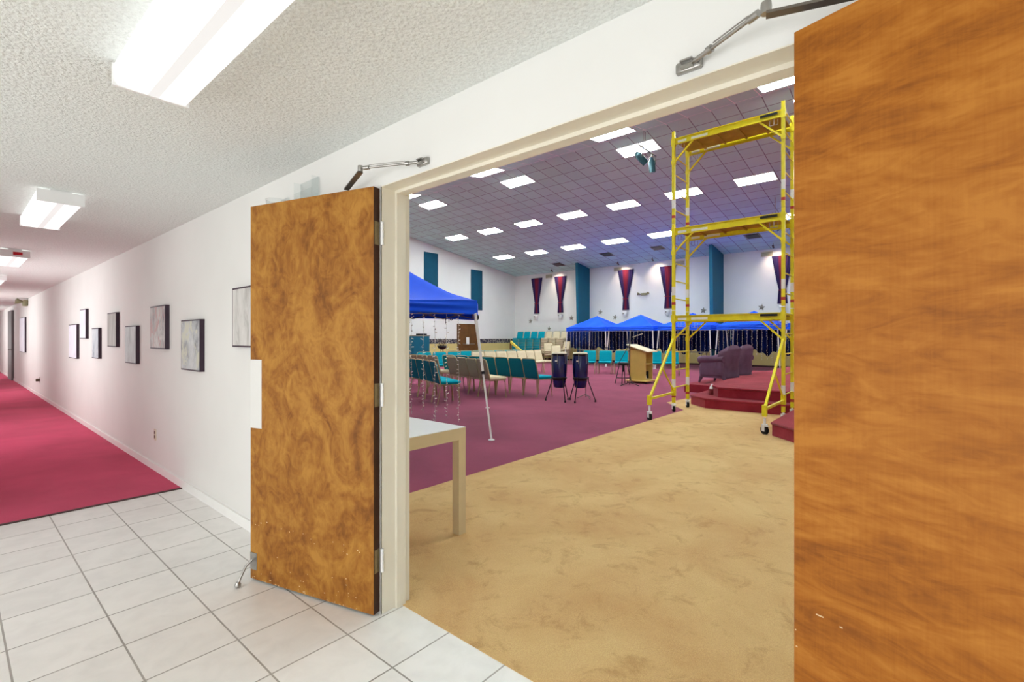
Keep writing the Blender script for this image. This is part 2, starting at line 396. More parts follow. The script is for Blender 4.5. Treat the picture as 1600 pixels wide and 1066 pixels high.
for z in ((0, 0.08), (2.02, 2.1)): fm.box(-0.35, 1.2, 34.03, 34.10, z[0], z[1])
fm.build('window_frame', 'steel', wn_)
struct('ceiling_corridor', MB().box(-3.35, WX0, -4.15, 34.15, CEIL, CEIL+0.08), 'popcorn_ceiling')
struct('baseboard_corridor', MB().box(1.406, 1.42, OY1+0.06, 34, 0.0, 0.075), 'white_plastic')
struct('baseboard_left', MB().box(-0.6, -0.586, 5.19, 34, 0.0, 0.075), 'white_plastic')
# hall walls
def gable(y0, y1):
    return MB().prismy([(WX1, -0.1), (XF+0.2, -0.1), (XF+0.2, RZ-SL*(XF+0.2-RX)+0.03), (RX, RZ+0.03), (WX1, RZ-SL*(RX-WX1)+0.03)], y0, y1)
struct('wall_hall_left', gable(YL, YL+0.2), 'hall_wall_paint')
struct('wall_hall_right', gable(YR-0.2, YR), 'hall_wall_paint')
struct('wall_far', MB().box(XF, XF+0.2, YR, YL, -0.1, 5.6), 'hall_wall_paint')
zf = RZ-SL*(XF+0.2-RX); zn = RZ-SL*(RX-WX0)
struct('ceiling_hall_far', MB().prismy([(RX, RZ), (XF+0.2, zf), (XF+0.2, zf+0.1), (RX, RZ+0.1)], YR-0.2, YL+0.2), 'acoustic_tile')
struct('ceiling_hall_near', MB().prismy([(WX0, zn), (RX, RZ), (RX, RZ+0.1), (WX0, zn+0.1)], YR-0.2, YL+0.2), 'acoustic_tile_near_sheen')
struct('trim_wainscot_left', MB().box(1.58, XF, YL-0.02, YL, 0.0, 1.04), 'wainscot_cream')
struct('trim_border_left', MB().box(1.58, XF, YL-0.025, YL, 1.04, 1.30), 'border_paper')
struct('trim_wainscot_far', MB().box(XF-0.02, XF, YR, YL, 0.09, 1.04), 'wainscot_cream')
struct('trim_border_far', MB().box(XF-0.025, XF, YR, YL, 1.04, 1.30), 'border_paper')
struct('baseboard_far', MB().box(XF-0.035, XF, YR, YL, 0, 0.09), 'baseboard_dark')
# door frame of the double opening (pressed steel with a stop)
jf = MB()
for (ya, yb, sgn) in ((OY1-0.004, OY1, 1), (OY0, OY0+0.004, -1)):
    jf.box(WX0-0.003, WX1+0.012, ya, yb, 0, OZ-0.004)
    yi = OY1-0.020 if sgn > 0 else OY0+0.004
    jf.box(1.50, 1.555, yi, yi+0.016, 0, OZ-0.004)
    jf.box(WX0-0.003, WX0, min(ya, yb), max(ya, yb)+0.0, 0, OZ)
jf.box(WX0-0.003, WX1+0.012, OY0, OY1, OZ-0.004, OZ); jf.box(1.50, 1.555, OY0+0.02, OY1-0.02, OZ-0.020, OZ-0.004)
jf.box(WX1, WX1+0.012, OY1, OY1+0.05, 0, OZ+0.05); jf.box(WX1, WX1+0.012, OY0-0.05, OY0, 0, OZ+0.05); jf.box(WX1, WX1+0.012, OY0, OY1, OZ, OZ+0.05)
struct('trim_door_frame', jf, 'frame_paint')

# ------------------------------------------------------------------ the two door leaves
def leaf(name, hinge, ang, label, veneer_mat, side):
    """hinge: front corner on the floor, ang: direction of the leaf; side +1 if the back is to the right of that direction"""
    r = tag(thing(name, label, 'door', (hinge[0], hinge[1], 0.012), ang), kind='structure')
    W, H, TH = 0.895, 2.128, 0.044
    y0, y1 = (0, -TH*1) if side > 0 else (0, TH)
    ya, yb = min(y0, y1), max(y0, y1)
    b = MB(); b.box(0, W, ya, yb, 0, H)
    b.mi = [1, 1, 0, 1, 0, 1]
    b.build('door_panel', [veneer_mat, 'door_edge'], r)
    return r, W, H, ya, yb
aL = math.atan2(2.934-2.074, 1.137-1.379)
dl, W, H, ya, yb = leaf('door_1', (1.375, 2.074), aL, 'figured brown wooden door leaf folded back left of the opening', 'veneer_left', 1)
for zc in (1.90, 1.09, 0.26):
    hb = MB(); hb.box(-0.002, 0.0, ya+0.004, yb-0.006, zc-0.058, zc+0.058)
    h_ = hb.build('hinge', 'hinge_brass', dl)
    MB().tube([(-0.020, ya+0.004, zc-0.058), (-0.020, ya+0.004, zc+0.058)], 0.0075, 10).build('hinge_knuckle', 'white_metal', h_)
tag(MB().box(W-0.092, W+0.001, 0.0, 0.0015, 0.862, 1.252).build('edge_plate', 'patch_grey', dl), 'white rectangular patch at the free edge')
ch = MB()
for _ in range(70):
    x = random.random()**0.8*W; z = random.random()**4*0.16 if random.random() < 0.8 else 0.33+0.03*random.gauss(0, 1)*0.4-0.05*(W-x)
    s_ = random.uniform(0.002, 0.008); q = random.uniform(0.002, 0.006)
    if 0 < x < W-0.02 and 0 < z < 0.5: ch.box(x, x+s_, 0, 0.0006, z, z+q)
tag(ch.build('chipped_spot', 'pale_veneer_chip', dl), kind='stuff')
# kick-down holder at the free bottom corner
hp = MB().box(W-0.055, W-0.002, 0, 0.004, 0.055, 0.15).build('door_holder', 'steel', dl)
MB().tube([(W-0.03, 0.012, 0.115), (W-0.012, 0.04, 0.085), (W-0.012, 0.075, 0.03), (W-0.012, 0.085, 0.004)], 0.007, 8).build('holder_arm', 'steel', hp)
MB().lathe([(0.015, -0.008), (0.016, 0.004), (0.009, 0.018)], (W-0.012, 0.087, 0.0), 12).build('holder_foot', 'steel', hp)
aR = math.atan2(-1.153, -0.331)
dr, W, H, ya, yb = leaf('door_2', (1.353, 0.242), aR, 'large orange-brown wooden door leaf filling the right edge', 'veneer_right', -1)
for zc in (1.90, 1.09, 0.26):
    h_ = MB().box(-0.002, 0.0, ya+0.006, yb-0.004, zc-0.058, zc+0.058).build('hinge', 'hinge_brass', dr)
    MB().tube([(-0.012, yb+0.006, zc-0.058), (-0.012, yb+0.006, zc+0.058)], 0.0075, 10).build('hinge_knuckle', 'white_metal', h_)
ch = MB()
for x, z, s_ in ((0.05, 0.72, 0.016), (0.004, 0.62, 0.004), (0.10, 0.715, 0.006), (0.002, 0.66, 0.003)): ch.box(x, x+s_, -0.0006, 0.0, z, z+0.003)
tag(ch.build('chipped_spot', 'pale_veneer_chip', dr), kind='stuff')

# ------------------------------------------------------------------ door closer arms
def closer(label, foot, elbow, end):
    r = thing('door_closer_arm', label, 'door closer', foot)
    f, e, n = Vector((0,0,0)), Vector(elbow)-Vector(foot), Vector(end)-Vector(foot)
    sh = MB(); sh.rbox(-0.005, 0.016, -0.038, 0.038, -0.016, 0.016, 0.005); sh.box(-0.022, 0.0, -0.018, 0.018, 0.006, 0.011); sh.box(-0.022, 0.0, -0.018, 0.018, -0.011, -0.006)
    sh.build('shoe', 'steel', r)
    d = e.normalized(); st = d*0.02
    rod = MB(); rod.tube([st, d*0.07], 0.007, 10); rod.tube([d*0.07, d*0.085], 0.011, 10)
    off = Vector((0, 0, 0.012))
    rod.tube([d*0.085, e-d*0.03], 0.0055, 10); rod.tube([d*0.09+off, e-d*0.05+off], 0.0022, 6); rod.tube([e-d*0.05, e-d*0.02], 0.010, 10)
    rod.build('rod', 'steel', r)
    el = MB(); el.lathe([(0.012, -0.016), (0.013, 0.0), (0.012, 0.012)], tuple(e), 14); el.build('elbow', 'steel', r)
    am = MB(); am.bar(e-Vector((0,0,0.018)), n, 0.026, 0.007); am.build('arm', 'dark_steel', r)
closer('steel door closer arm above the left door leaf', (1.408, 1.738, 2.191), (1.286, 2.051, 2.20), (1.36, 2.30, 2.165))

closer('long steel door closer arm crossing the wall above the right leaf', (1.408, 0.523, 2.186), (1.306, 0.294, 2.20), (1.395, -0.06, 2.165))

# clear acrylic holder on the wall above the left leaf
r = thing('acrylic_holder', 'clear plastic brochure holder on the wall above the left door', 'holder', (1.42, 2.80, 2.16))
b = MB(); b.box(-0.012, -0.009, -0.11, 0.11, 0, 0.17); b.box(-0.05, -0.047, -0.11, 0.11, 0, 0.10); b.box(-0.05, 0, -0.11, -0.107, 0, 0.17); b.box(-0.05, 0, 0.107, 0.11, 0, 0.17); b.box(-0.05, 0, -0.11, 0.11, 0, 0.003)
b.build('pocket', 'acrylic', r)
MB().box(-0.045, -0.013, -0.10, 0.05, 0.004, 0.05).build('card', 'white_plastic', r)
r = thing('acrylic_cup', 'small clear plastic cup holder beside the brochure holder', 'holder', (1.42, 3.12, 2.16))
b = MB(); b.lathe([(0.05, 0.0), (0.06, 0.10), (0.058, 0.10), (0.048, 0.003)], (-0.065, 0, 0), 20); b.build('cup', 'acrylic', r); MB().box(-0.012, 0, -0.05, 0.05, 0, 0.12).build('back_plate', 'acrylic', r)

# ------------------------------------------------------------------ corridor fixtures, pictures, outlet
fix = None
fix_pos = [(0.53, 1.73, 'nearest corridor ceiling light, cut by the top of the picture'), (0.53, 5.25, 'second corridor ceiling light, over the start of the red carpet'),
           (0.53, 8.75, 'third corridor ceiling light, with a red mark on its end')] + [(0.53, 12.25+3.5*i, '%scorridor ceiling light, deep down the corridor' % ORD[i+3]) for i in range(6)] + \
          [(0.53, -1.75, 'corridor ceiling light behind the viewer'), (-1.9, 0.3, 'added unseen foyer ceiling light beside the viewer'), (-1.9, 3.4, 'added unseen foyer ceiling light further along')]  # the two foyer fixtures are added out of view as fill light
for i, (x, y, lb) in enumerate(fix_pos):
    if fix is None:
        fix = thing('ceiling_light', lb, 'ceiling light', (x, y, CEIL), 0, 'fluorescent wrap lights along the corridor')
        b = MB(); b.box(-0.055, 0.055, -0.58, 0.58, -0.035, 0.0); b.build('housing', 'white_metal', fix)
        for sy in (-1, 1):
            y0, y1 = (0.585, 0.60) if sy > 0 else (-0.60, -0.585)
            MB().box(-0.125, 0.125, y0, y1, -0.095, -0.012).build('end_cap', 'white_metal', fix)
        b = MB(); pr = [(-0.12, -0.015), (-0.12, -0.075), (-0.11, -0.09), (-0.04, -0.092), (0.04, -0.092), (0.11, -0.09), (0.12, -0.075), (0.12, -0.015)]
        b.prismy(pr, -0.585, 0.585); b.cur = 1; b.box(-0.018, 0.018, -0.583, 0.583, -0.0935, -0.091); b.build('diffuser', ['corridor_light', 'corridor_light_seam'], fix)
    else: dup(fix, (x, y, CEIL), 0, lb)
tg = [o for o in COL.objects if o.get('label', '').startswith('third corridor')][0]
mk = MB(); mk.box(-0.02, 0.06, -0.602, -0.6, -0.07, -0.035); mk.build('red_marking', 'red_print', tg)
tag(MB().box(-0.02, 0.2, 11.1, 11.12, CEIL-0.22, CEIL-0.02).build('exit_sign', 'white_plastic'), 'small exit sign hanging from the corridor ceiling at the left edge', 'sign')
text_mesh('sign_lettering', 'EXIT', 0.10, 'red_print', bpy.data.objects['exit_sign'], Matrix.Translation((0.09, 11.098, CEIL-0.12)) @ Matrix.Rotation(PI/2, 4, 'X'), 0.001)
arts = [ # far Y, near Y, z0, z1, art, label
 (3.92, 3.36, 1.32, 1.755, 'art_a', 'pale grey abstract canvas half hidden by the left door'),
 (5.13, 4.63, 1.10, 1.545, 'art_b', 'grey-blue abstract canvas second from the left door, hung low'),
 (6.15, 5.62, 1.275, 1.71, 'art_c', 'abstract cityscape canvas with reddish patches, hung high'),
 (7.24, 6.74, 1.09, 1.525, 'art_d', 'plain pale green-grey canvas hung low beside the cityscape'),
 (8.22, 7.72, 1.27, 1.71, 'art_e', 'brownish grey streaked canvas hung high, middle of the row'),
 (9.27, 8.80, 1.09, 1.525, 'art_f', 'narrow blue and white canvas hung low, middle of the row'),
 (10.24, 9.75, 1.37, 1.83, 'art_glare', 'picture painted with white glare, highest at the far end of the row'),
 (11.32, 10.55, 1.04, 1.61, 'art_glare', 'large picture painted with white glare, lowest at the far end of the row'),
 (20.0, 18.6, 0.98, 1.95, 'art_glare', 'tall picture painted with white glare, alone near the far grey door')]
for (yf, yn, z0, z1, a, lb) in arts:
    r = thing('wall_picture', lb, 'picture', (1.42, (yf+yn)/2, (z0+z1)/2), 0, 'pictures along the corridor wall'); hy, hz = (yf-yn)/2, (z1-z0)/2
    b = MB(); b.box(-0.036, 0, -hy, hy, -hz, hz); b.build('stretcher_frame', 'canvas_edge', r)
    e = 0.012; MB().box(-0.0375, -0.036, -hy+e, hy-e, -hz+e, hz-e).build('artwork', a, r)
r = thing('power_outlet', 'small brown power outlet low on the corridor wall', 'outlet', (1.42, 6.11, 0.375))
MB().box(-0.006, 0, -0.035, 0.035, -0.057, 0.057).build('cover_plate', 'ivory_plastic', r)
for z in (-0.022, 0.022): MB().box(-0.009, -0.005, -0.017, 0.017, z-0.015, z+0.015).build('socket', 'brown_plastic', r)
r = thing('power_outlet', 'far metal outlet with a plug low on the corridor wall', 'outlet', (1.42, 15.7, 0.40))
MB().box(-0.006, 0, -0.05, 0.05, -0.07, 0.07).build('cover_plate', 'steel', r); MB().box(-0.07, 0, -0.03, 0.03, -0.03, 0.03).build('plug', 'brown_plastic', r)
r = thing('emergency_light', 'twin-head emergency light high on the far corridor wall', 'emergency light', (1.42, 18.3, 2.31))
MB().rbox(-0.10, 0, -0.16, 0.16, -0.08, 0.08, 0.02).build('battery_box', 'olive_metal', r)
for y in (-0.1, 0.25): MB().tube([(-0.10, y, 0.03), (-0.22, y, 0.05)], 0.05, 12, rs=[0.025, 0.07]).build('lamp_head', 'olive_metal', r)
r = tag(MB().box(1.36, 1.42, 22.3, 23.75, 0.0, 2.27).build('door_3', 'grey_door'), kind='structure')
MB().tube([(1.36, 22.45, 1.0), (1.30, 22.45, 1.0), (1.30, 22.57, 1.0)], 0.012, 8).build('door_handle', 'steel', r)

# ------------------------------------------------------------------ hall ceiling lights
def cz(x): return RZ-SL*abs(x-RX)
def panel_mesh():
    fr = MB(); 
    for a in ((-0.305, -0.285, -0.60, 0.60), (0.285, 0.305, -0.60, 0.60), (-0.285, 0.285, -0.60, -0.58), (-0.285, 0.285, 0.58, 0.60)): fr.box(a[0], a[1], a[2], a[3], -0.02, 0.01)
    return fr.mesh('panel_frame', 'white_metal'), MB().box(-0.283, 0.283, -0.578, 0.578, -0.022, 0.005).mesh('diffuser', 'light_panel')
PF, PD = panel_mesh()
rows = [(20.85, 'row nearest the far wall'), (17.15, 'middle row'), (13.55, 'row just past the ridge'), (12.15, 'row just before the ridge'), (8.5, 'row over the near chairs'), (4.8, 'row nearest the door')]
# columns counted from the left hall wall: Y = 18.4 - 2.37 k
have = {20.85: [0,1,2,3,4,5,6,8], 17.15: [0,1,2,3,4,5,6,8], 13.55: [1,3,5,7,9], 12.15: [1,2.9,4.95,6.8,9], 8.5: [1,3,5.2,7,9], 4.8: [1,3,5.2,7,9]}
for X, rn in rows:
    for j, k in enumerate(have[X]):
        Y = 18.4-2.37*k; tilt = math.atan(SL)*(1 if X > RX else -1)
        r = thing('ceiling_light', '%sfrom the left of the lit ceiling panels in the %s' % ('first ' if j == 0 else ORD[j], rn), 'ceiling light', (X, Y, cz(X)), 0, 'lit ceiling panels of the hall')
        r.rotation_euler = (0, tilt, 0)
        for nm, me in (('panel_frame', PF), ('diffuser', PD)):
            o = bpy.data.objects.new(nm, me); COL.objects.link(o); o.parent = r

# ------------------------------------------------------------------ far wall: pillars, swags, sconces, stars, vents
for (y, xt, lb) in ((15.0, 23.35, 'teal tapered column on the far wall left of the star pair'), (7.44, 23.0, 'teal tapered column on the far wall behind the scaffold')):
    zt = cz(xt)-0.01
    b = MB(); b.prismy([(xt, zt), (xt+0.22, 0.0), (XF-0.04, 0.0), (XF-0.04, cz(XF)-0.02)], y, y+0.16)
    tag(b.build('wall_column', 'teal_paint'), lb, 'column')
def swag(y, z0, z1, w0, lb):
    H_ = z1-z0; NU, NV = 48, 26
    def wd(v):   # v 0 bottom .. 1 top
        if v < 0.28: return 0.155+0.05*(1-v/0.28)
        q = (v-0.28)/0.72; return 0.13+(w0/2-0.13)*q**0.85
    def fn(u, v):
        a = 2*u-1; ww = wd(v)
        return (-0.03-0.028*math.cos(a*PI*7)*(0.5+0.5*(1-v)), a*ww, z0+v*H_)
    b = MB(); b.grid(fn, NU, NV)
    o = b.build('wall_swag', 'swag_cloth'); o.location = (XF-0.03, y, 0)
    at_ = o.data.attributes.new('wfrac', 'FLOAT_VECTOR', 'POINT')
    for j in range(NV+1):
        for i in range(NU+1): at_.data[j*(NU+1)+i].vector = (2*i/NU-1, j/NV, 0)
    sm = o.modifiers.new('thick', 'SOLIDIFY'); sm.thickness = 0.01
    tag(o, lb, 'drape', 'red and purple swags on the far wall')
    tb = MB().box(-0.09, -0.01, -0.15, 0.15, z0+0.28*H_-0.02, z0+0.28*H_+0.02).build('tie_band', 'swag_cloth', o)
swags = [(18.93, 5.20, 0.90, 'leftmost purple and red swag on the far wall'), (17.09, 5.17, 0.92, 'second swag from the left, just before the first teal column'),
         (12.67, 5.18, 0.98, 'swag on the far wall above the second far canopy'), (10.24, 5.15, 0.90, 'swag on the far wall seen beside the scaffold left post'),
         (4.88, 5.12, 0.86, 'swag on the far wall seen behind the scaffold right post')]
for y, z1, w0, lb in swags: swag(y, 2.93, z1, w0, lb)
for y, lb in ((18.92, 'white wall sconce under the leftmost swag'), (17.05, 'white wall sconce under the second swag'), (12.68, 'white wall sconce under the third swag'), (10.24, 'white wall sconce under the fourth swag'), (4.85, 'white wall sconce under the rightmost swag')):
    r = thing('wall_sconce', lb, 'sconce', (XF, y, 2.70), 0, 'white sconces under the swags')
    MB().box(-0.02, 0, -0.06, 0.06, -0.2, 0.12).build('back_plate', 'white_metal', r)
    MB().lathe([(0.04, -0.18), (0.13, 0.0), (0.15, 0.14), (0.14, 0.14)], (-0.17, 0, 0), 14).build('shade', 'white_plastic', r)
    MB().lathe([(0.01, -0.04), (0.05, 0.0), (0.01, 0.04)], (-0.31, 0, 0.03), 8).build('rosette', 'star_metal', r)
def star(y, z, s_, lb):
    pts = []
    for k in range(10):
        a = PI/2+k*PI/5+0.15; rr = s_ if k % 2 == 0 else s_*0.42; pts.append((rr*math.cos(a), rr*math.sin(a)))
    vs = [(0, p[0], p[1]) for p in pts]+[(-0.06, 0, 0), (0, 0, 0)]
    fs = [(i, (i+1) % 10, 10) for i in range(10)]+[((i+1) % 10, i, 11) for i in range(10)]
    b = MB(); b._add(vs, fs); o = b.build('wall_star', 'star_metal'); o.location = (XF-0.001, y, z); tag(o, lb, 'star', 'metal stars on the far wall')
for y, z, lb in ((19.48, 2.45, 'metal star left of the sconces near the hall corner'), (17.99, 1.95, 'lowest metal star, over the stacked beige chairs'), (16.30, 2.58, 'metal star left of the first teal column'),
                 (14.31, 2.86, 'metal star right of the first teal column, upper of the pair'), (13.36, 2.54, 'metal star right of the first teal column, lower of the pair'), (8.42, 2.75, 'metal star just left of the second teal column'), (5.75, 2.80, 'metal star above the fourth far canopy peak')):
    star(y, z, 0.17, lb)
for y, lb in ((17.99, 'return air grille on the far wall between the first swags'), (13.18, 'return air grille on the far wall left of the third swag'), (9.62, 'return air grille on the far wall right of the fourth swag'), (5.53, 'return air grille on the far wall left of the last swag')):
    r = thing('wall_vent', lb, 'vent', (XF, y, 5.26), 0, 'grilles along the far wall')
    b = MB(); b.box(-0.03, 0, -0.25, 0.25, -0.12, -0.10); b.box(-0.03, 0, -0.25, 0.25, 0.10, 0.12); b.box(-0.03, 0, -0.25, -0.23, -0.12, 0.12); b.box(-0.03, 0, 0.23, 0.25, -0.12, 0.12); b.box(-0.012, 0, -0.24, 0.24, -0.11, 0.11); b.build('frame', 'ivory_plastic', r)
    b = MB(); [b.box(-0.026, -0.012, -0.23, 0.23, -0.09+0.036*k, -0.075+0.036*k) for k in range(5)]; b.build('louvre', 'olive_metal', r)
for x, y, lb in ((23.3, 16.3, 'dark ceiling vent before the first teal column'), (22.6, 12.7, 'dark ceiling vent above the third swag'), (22.6, 9.9, 'dark ceiling vent above the fourth swag'), (22.6, 5.6, 'dark ceiling vent left of the scaffold right post')):
    r = thing('ceiling_vent', lb, 'vent', (x, y, cz(x)), 0, 'dark square ceiling vents'); r.rotation_euler = (0, math.atan(SL), 0)
    MB().box(-0.3, 0.3, -0.3, 0.3, -0.012, 0).build('frame', 'dark_steel', r); MB().box(-0.24, 0.24, -0.24, 0.24, -0.03, -0.012).build('louvre', 'black_plastic', r)
r = thing('emergency_light', 'twin-head emergency light on the far wall between two swags', 'emergency light', (XF, 11.6, 3.75))
MB().box(-0.08, 0, -0.14, 0.14, -0.06, 0.06).build('battery_box', 'olive_metal', r)
for y in (-0.3, 0.3): MB().tube([(-0.06, y*0.6, 0), (-0.18, y, 0.03)], 0.05, 10, rs=[0.03, 0.08]).build('lamp_head', 'olive_metal', r)
for y, lb in ((17.2, 'small spotlight lighting the second swag'), (12.75, 'small spotlight lighting the third swag'), (10.75, 'small spotlight lighting the fourth swag'), (5.1, 'small spotlight lighting the last swag')):
    x = 23.9; r = thing('track_spotlight', lb, 'spotlight', (x, y, cz(x)), 0, 'small spotlights before the swags')
    MB().tube([(0, 0, 0), (0, 0, -0.12)], 0.012, 8).build('stem', 'dark_steel', r)
    MB().tube([(-0.05, 0, -0.10), (0.07, 0, -0.19)], 0.04, 12).build('can', 'dark_steel', r)
    ld = bpy.data.lights.new('spot_beam', 'SPOT'); ld.energy = 38; ld.color = (1.0, 0.78, 0.60); ld.spot_size = math.radians(95); ld.spot_blend = 0.9; ld.shadow_soft_size = 0.04
    lo = bpy.data.objects.new('spot_beam', ld); COL.objects.link(lo); lo.parent = r; lo.location = (0.09, 0, -0.2)
    lo.rotation_euler = Vector((0.55, 0, -0.55)).to_track_quat('-Z', 'Y').to_euler()

# left wall: banners, door, signs, cabinet
for x0, x1, z0, z1, lb in ((16.95, 17.93, 3.6, 6.09, 'teal wall banner partly hidden by the near blue canopy'), (20.55, 21.52, 3.07, 5.51, 'teal wall banner on the left wall nearer the hall corner')):
    r = thing('wall_banner', lb, 'banner', ((x0+x1)/2, YL, z0), 0, 'teal banners on the left wall'); h_ = (x1-x0)/2
    MB().rbox(-h_, h_, -0.05, -0.0, 0, z1-z0, 0.01).build('panel', 'teal_panel', r)
r = tag(thing('door_4', 'dark brown double door in the left hall wall', 'door', (20.27, YL, 0)), kind='structure')
for sx in (-1, 1):
    b = MB(); b.box(min(0.005*sx, 0.85*sx), max(0.005*sx, 0.85*sx), -0.06, -0.0, 0, 2.2); lf = b.build('door_panel', 'dark_wood', r)
    b = MB().tube([(0.1*sx, -0.06, 1.0), (0.1*sx, -0.12, 1.0), (0.5*sx, -0.12, 1.0)], 0.015, 6).build('push_bar', 'steel', lf)
MB().box(-0.16, 0.08, -0.075, -0.06, 0.98, 1.4).build('notice_plate', 'white_plastic', r)
r = thing('exit_sign', 'white exit sign with red lettering above the brown hall door', 'sign', (20.35, YL-0.02, 2.60)); MB().box(-0.26, 0.26, -0.05, 0.02, -0.14, 0.14).build('sign_case', 'white_plastic', r)
text_mesh('sign_lettering', 'EXIT', 0.2, 'red_print', r, Matrix.Translation((0, -0.052, 0)) @ Matrix.Rotation(PI/2, 4, 'X'), 0.002)
r = thing('wall_lettering', 'black slanted script lettering on the left hall wall', 'lettering', (18.95, YL-0.004, 2.56))
text_mesh('letters', 'Flow', 0.62, 'black_print', r, Matrix.Rotation(-math.radians(22), 4, 'Y') @ Matrix.Rotation(PI/2, 4, 'X'), 0.003, 0.35)
b = MB(); b.tube([(0, 0, 0), (0, -0.1, 0)], 0.17, 20); b.tube([(0, -0.1, 0), (0, -0.11, 0)], 0.13, 20)
o = b.build('wall_speaker', 'black_plastic'); o.location = (21.0, YL, 2.62); tag(o, 'round black wall speaker beside the brown hall door', 'speaker')
r = thing('storage_cabinet', 'tall teal storage cabinet left of the brown hall door', 'cabinet', (14.7, 19.0, 0))
MB().box(-0.95, 1.15, 0, 0.6, 0, 1.46).build('body', 'teal_paint', r); MB().box(-0.98, 1.18, -0.03, 0.63, 1.46, 1.50).build('top_edge', 'table_grey', r)
for x in (-0.42, 0.62): MB().box(x-0.50, x+0.50, -0.02, 0, 0.06, 1.42).build('door', 'teal_paint', r)
for x, wd_, hh, nm, lb in ((14.35, 0.25, 0.07, 'folded_cloth', 'dark folded cloth on top of the teal cabinet'), (15.5, 0.24, 0.06, 'black_case', 'flat black case at the right of the teal cabinet top')):
    o = MB().rbox(-wd_, wd_, -0.15, 0.15, 0, hh*1.4, 0.02).build(nm, 'black_plastic'); o.location = (x, 19.2, 1.50); tag(o, lb, 'case')
r = thing('plant_stand', 'small metal stand with a dark bowl beside the teal cabinet', 'stand', (16.35, 18.6, 0))
for a in range(3): MB().tube([(0.05*math.cos(a*2.1), 0.05*math.sin(a*2.1), 0.8), (0.25*math.cos(a*2.1), 0.25*math.sin(a*2.1), 0)], 0.02, 6).build('leg', 'chair_frame', r)
MB().lathe([(0.08, 0.78), (0.22, 0.86), (0.26, 0.98), (0.24, 0.98), (0.1, 0.88)], (0, 0, 0), 14).build('bowl', 'black_plastic', r)
b = MB()
for k in range(16):
    a = k*2.4; b.tube([(0.05*math.cos(a), 0.05*math.sin(a), 0.9), (0.2*math.cos(a), 0.2*math.sin(a), 1.2+0.15*math.sin(k*3))], 0.008, 5)
b.build('dried_twigs', 'brown_plastic', r)

# ------------------------------------------------------------------ chairs
SPC = 0.525
def chair_parts():
    seat = MB(); seat.rbox(-0.20, 0.24, -0.24, 0.24, 0.415, 0.485, 0.028)
    def back(dx, th, y, z0, z1, tilt, bow):
        b = MB(); n = 10
        def sect(v):
            z = z0+(z1-z0)*v; x = -0.205-tilt*(z-0.42)+dx
            hw = y*(1-0.10*max(0, (v-0.80)/0.2)**2)
            return x, z, hw
        for side in (0, 1):
            def fn(u, v, side=side):
                x, z, hw = sect(v); e = (1-abs(2*u-1)**6)*min(1, v*14)*min(1, (1-v)*14+0.05)
                off = th*(0.25+0.75*e)
                return (x+(off if side == 0 else -off*0.8), (2*u-1)*hw*(1 if side == 0 else -1), z)
            b.grid(fn, 12, n)
        # rim
        for u in (0, 1):
            def fe(a, v, u=u):
                x, z, hw = sect(v); return (x+th*0.25*(1-a)-th*0.2*a, (2*u-1)*hw, z)
            b.grid(fe, 1, n)
        def ft(a, u): x, z, hw = sect(1); return (x+th*0.25*(1-a)-th*0.2*a, (2*u-1)*hw, z)
        b.grid(ft, 1, 12)
        def fb(a, u): x, z, hw = sect(0); return (x+th*0.25*(1-a)-th*0.2*a, (2*u-1)*hw, z)
        b.grid(fb, 1, 12)
        return b
    bk = back(0.018, 0.035, 0.238, 0.46, 0.875, 0.24, 0)
    rear = back(-0.012, 0.012, 0.236, 0.43, 0.872, 0.24, 0)
    bx = lambda z: -0.205-0.24*(z-0.42)
    frame = MB(); frame.tube([(0.2, -0.225, 0.405), (-0.21, -0.225, 0.405), (-0.21, 0.225, 0.405), (0.2, 0.225, 0.405), (0.2, -0.225, 0.405)], 0.011, 6)
    hoop = MB(); hoop.tube([(bx(0.42), -0.245, 0.42), (bx(0.82), -0.247, 0.82), (bx(0.875), -0.227, 0.880), (bx(0.885), -0.16, 0.89), (bx(0.885), 0.16, 0.89), (bx(0.875), 0.227, 0.880), (bx(0.82), 0.247, 0.82), (bx(0.42), 0.245, 0.42)], 0.0125, 6)
    legs = []
    for sy in (-1, 1):
        legs.append(MB().tube([(-0.20, 0.245*sy, 0.42), (-0.225, 0.245*sy, 0.25), (-0.27, 0.245*sy, 0.0)], 0.012, 6))
        legs.append(MB().tube([(0.14, 0.245*sy, 0.405), (0.185, 0.245*sy, 0.37), (0.21, 0.245*sy, 0.0)], 0.012, 6))
    return seat, bk, rear, frame, hoop, legs
def make_chair(name, col):
    seat, bk, rear, frame, hoop, legs = chair_parts()
    r = thing(name, '', 'chair', (0, 0, -50))
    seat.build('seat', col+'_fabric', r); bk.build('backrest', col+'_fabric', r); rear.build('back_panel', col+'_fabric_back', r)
    frame.build('seat_frame', 'chair_frame', r); hoop.build('back_frame', 'chair_frame', r)
    for l_ in legs: l_.build('leg', 'chair_frame', r)
    return r
def stack_mesh(col):
    seat, bk, rear, frame, hoop, legs = chair_parts(); b = MB()
    for mi, parts in ((0, (seat, bk)), (1, (rear,)), (2, (frame, hoop, *legs))):
        for p in parts:
            base = len(b.v); b.v += p.v; b.f += [[base+i for i in f] for f in p.f]; b.sm += p.sm; b.mi += [mi]*len(p.f)
    return b.mesh('stacking_chair', [col+'_fabric', col+'_fabric_back', 'chair_frame'])
PROTO = {c: None for c in ('teal', 'beige')}
def chair(col, x, y, ang, label, group, z=0.0):
    if PROTO[col] is None:
        r = make_chair('stacking_chair', col); PROTO[col] = r; r.location = (x, y, z); r.rotation_euler = (0, 0, ang); r['label'] = label; r['group'] = group; return r
    return dup(PROTO[col], (x, y, z), ang, label, group)
D = math.radians
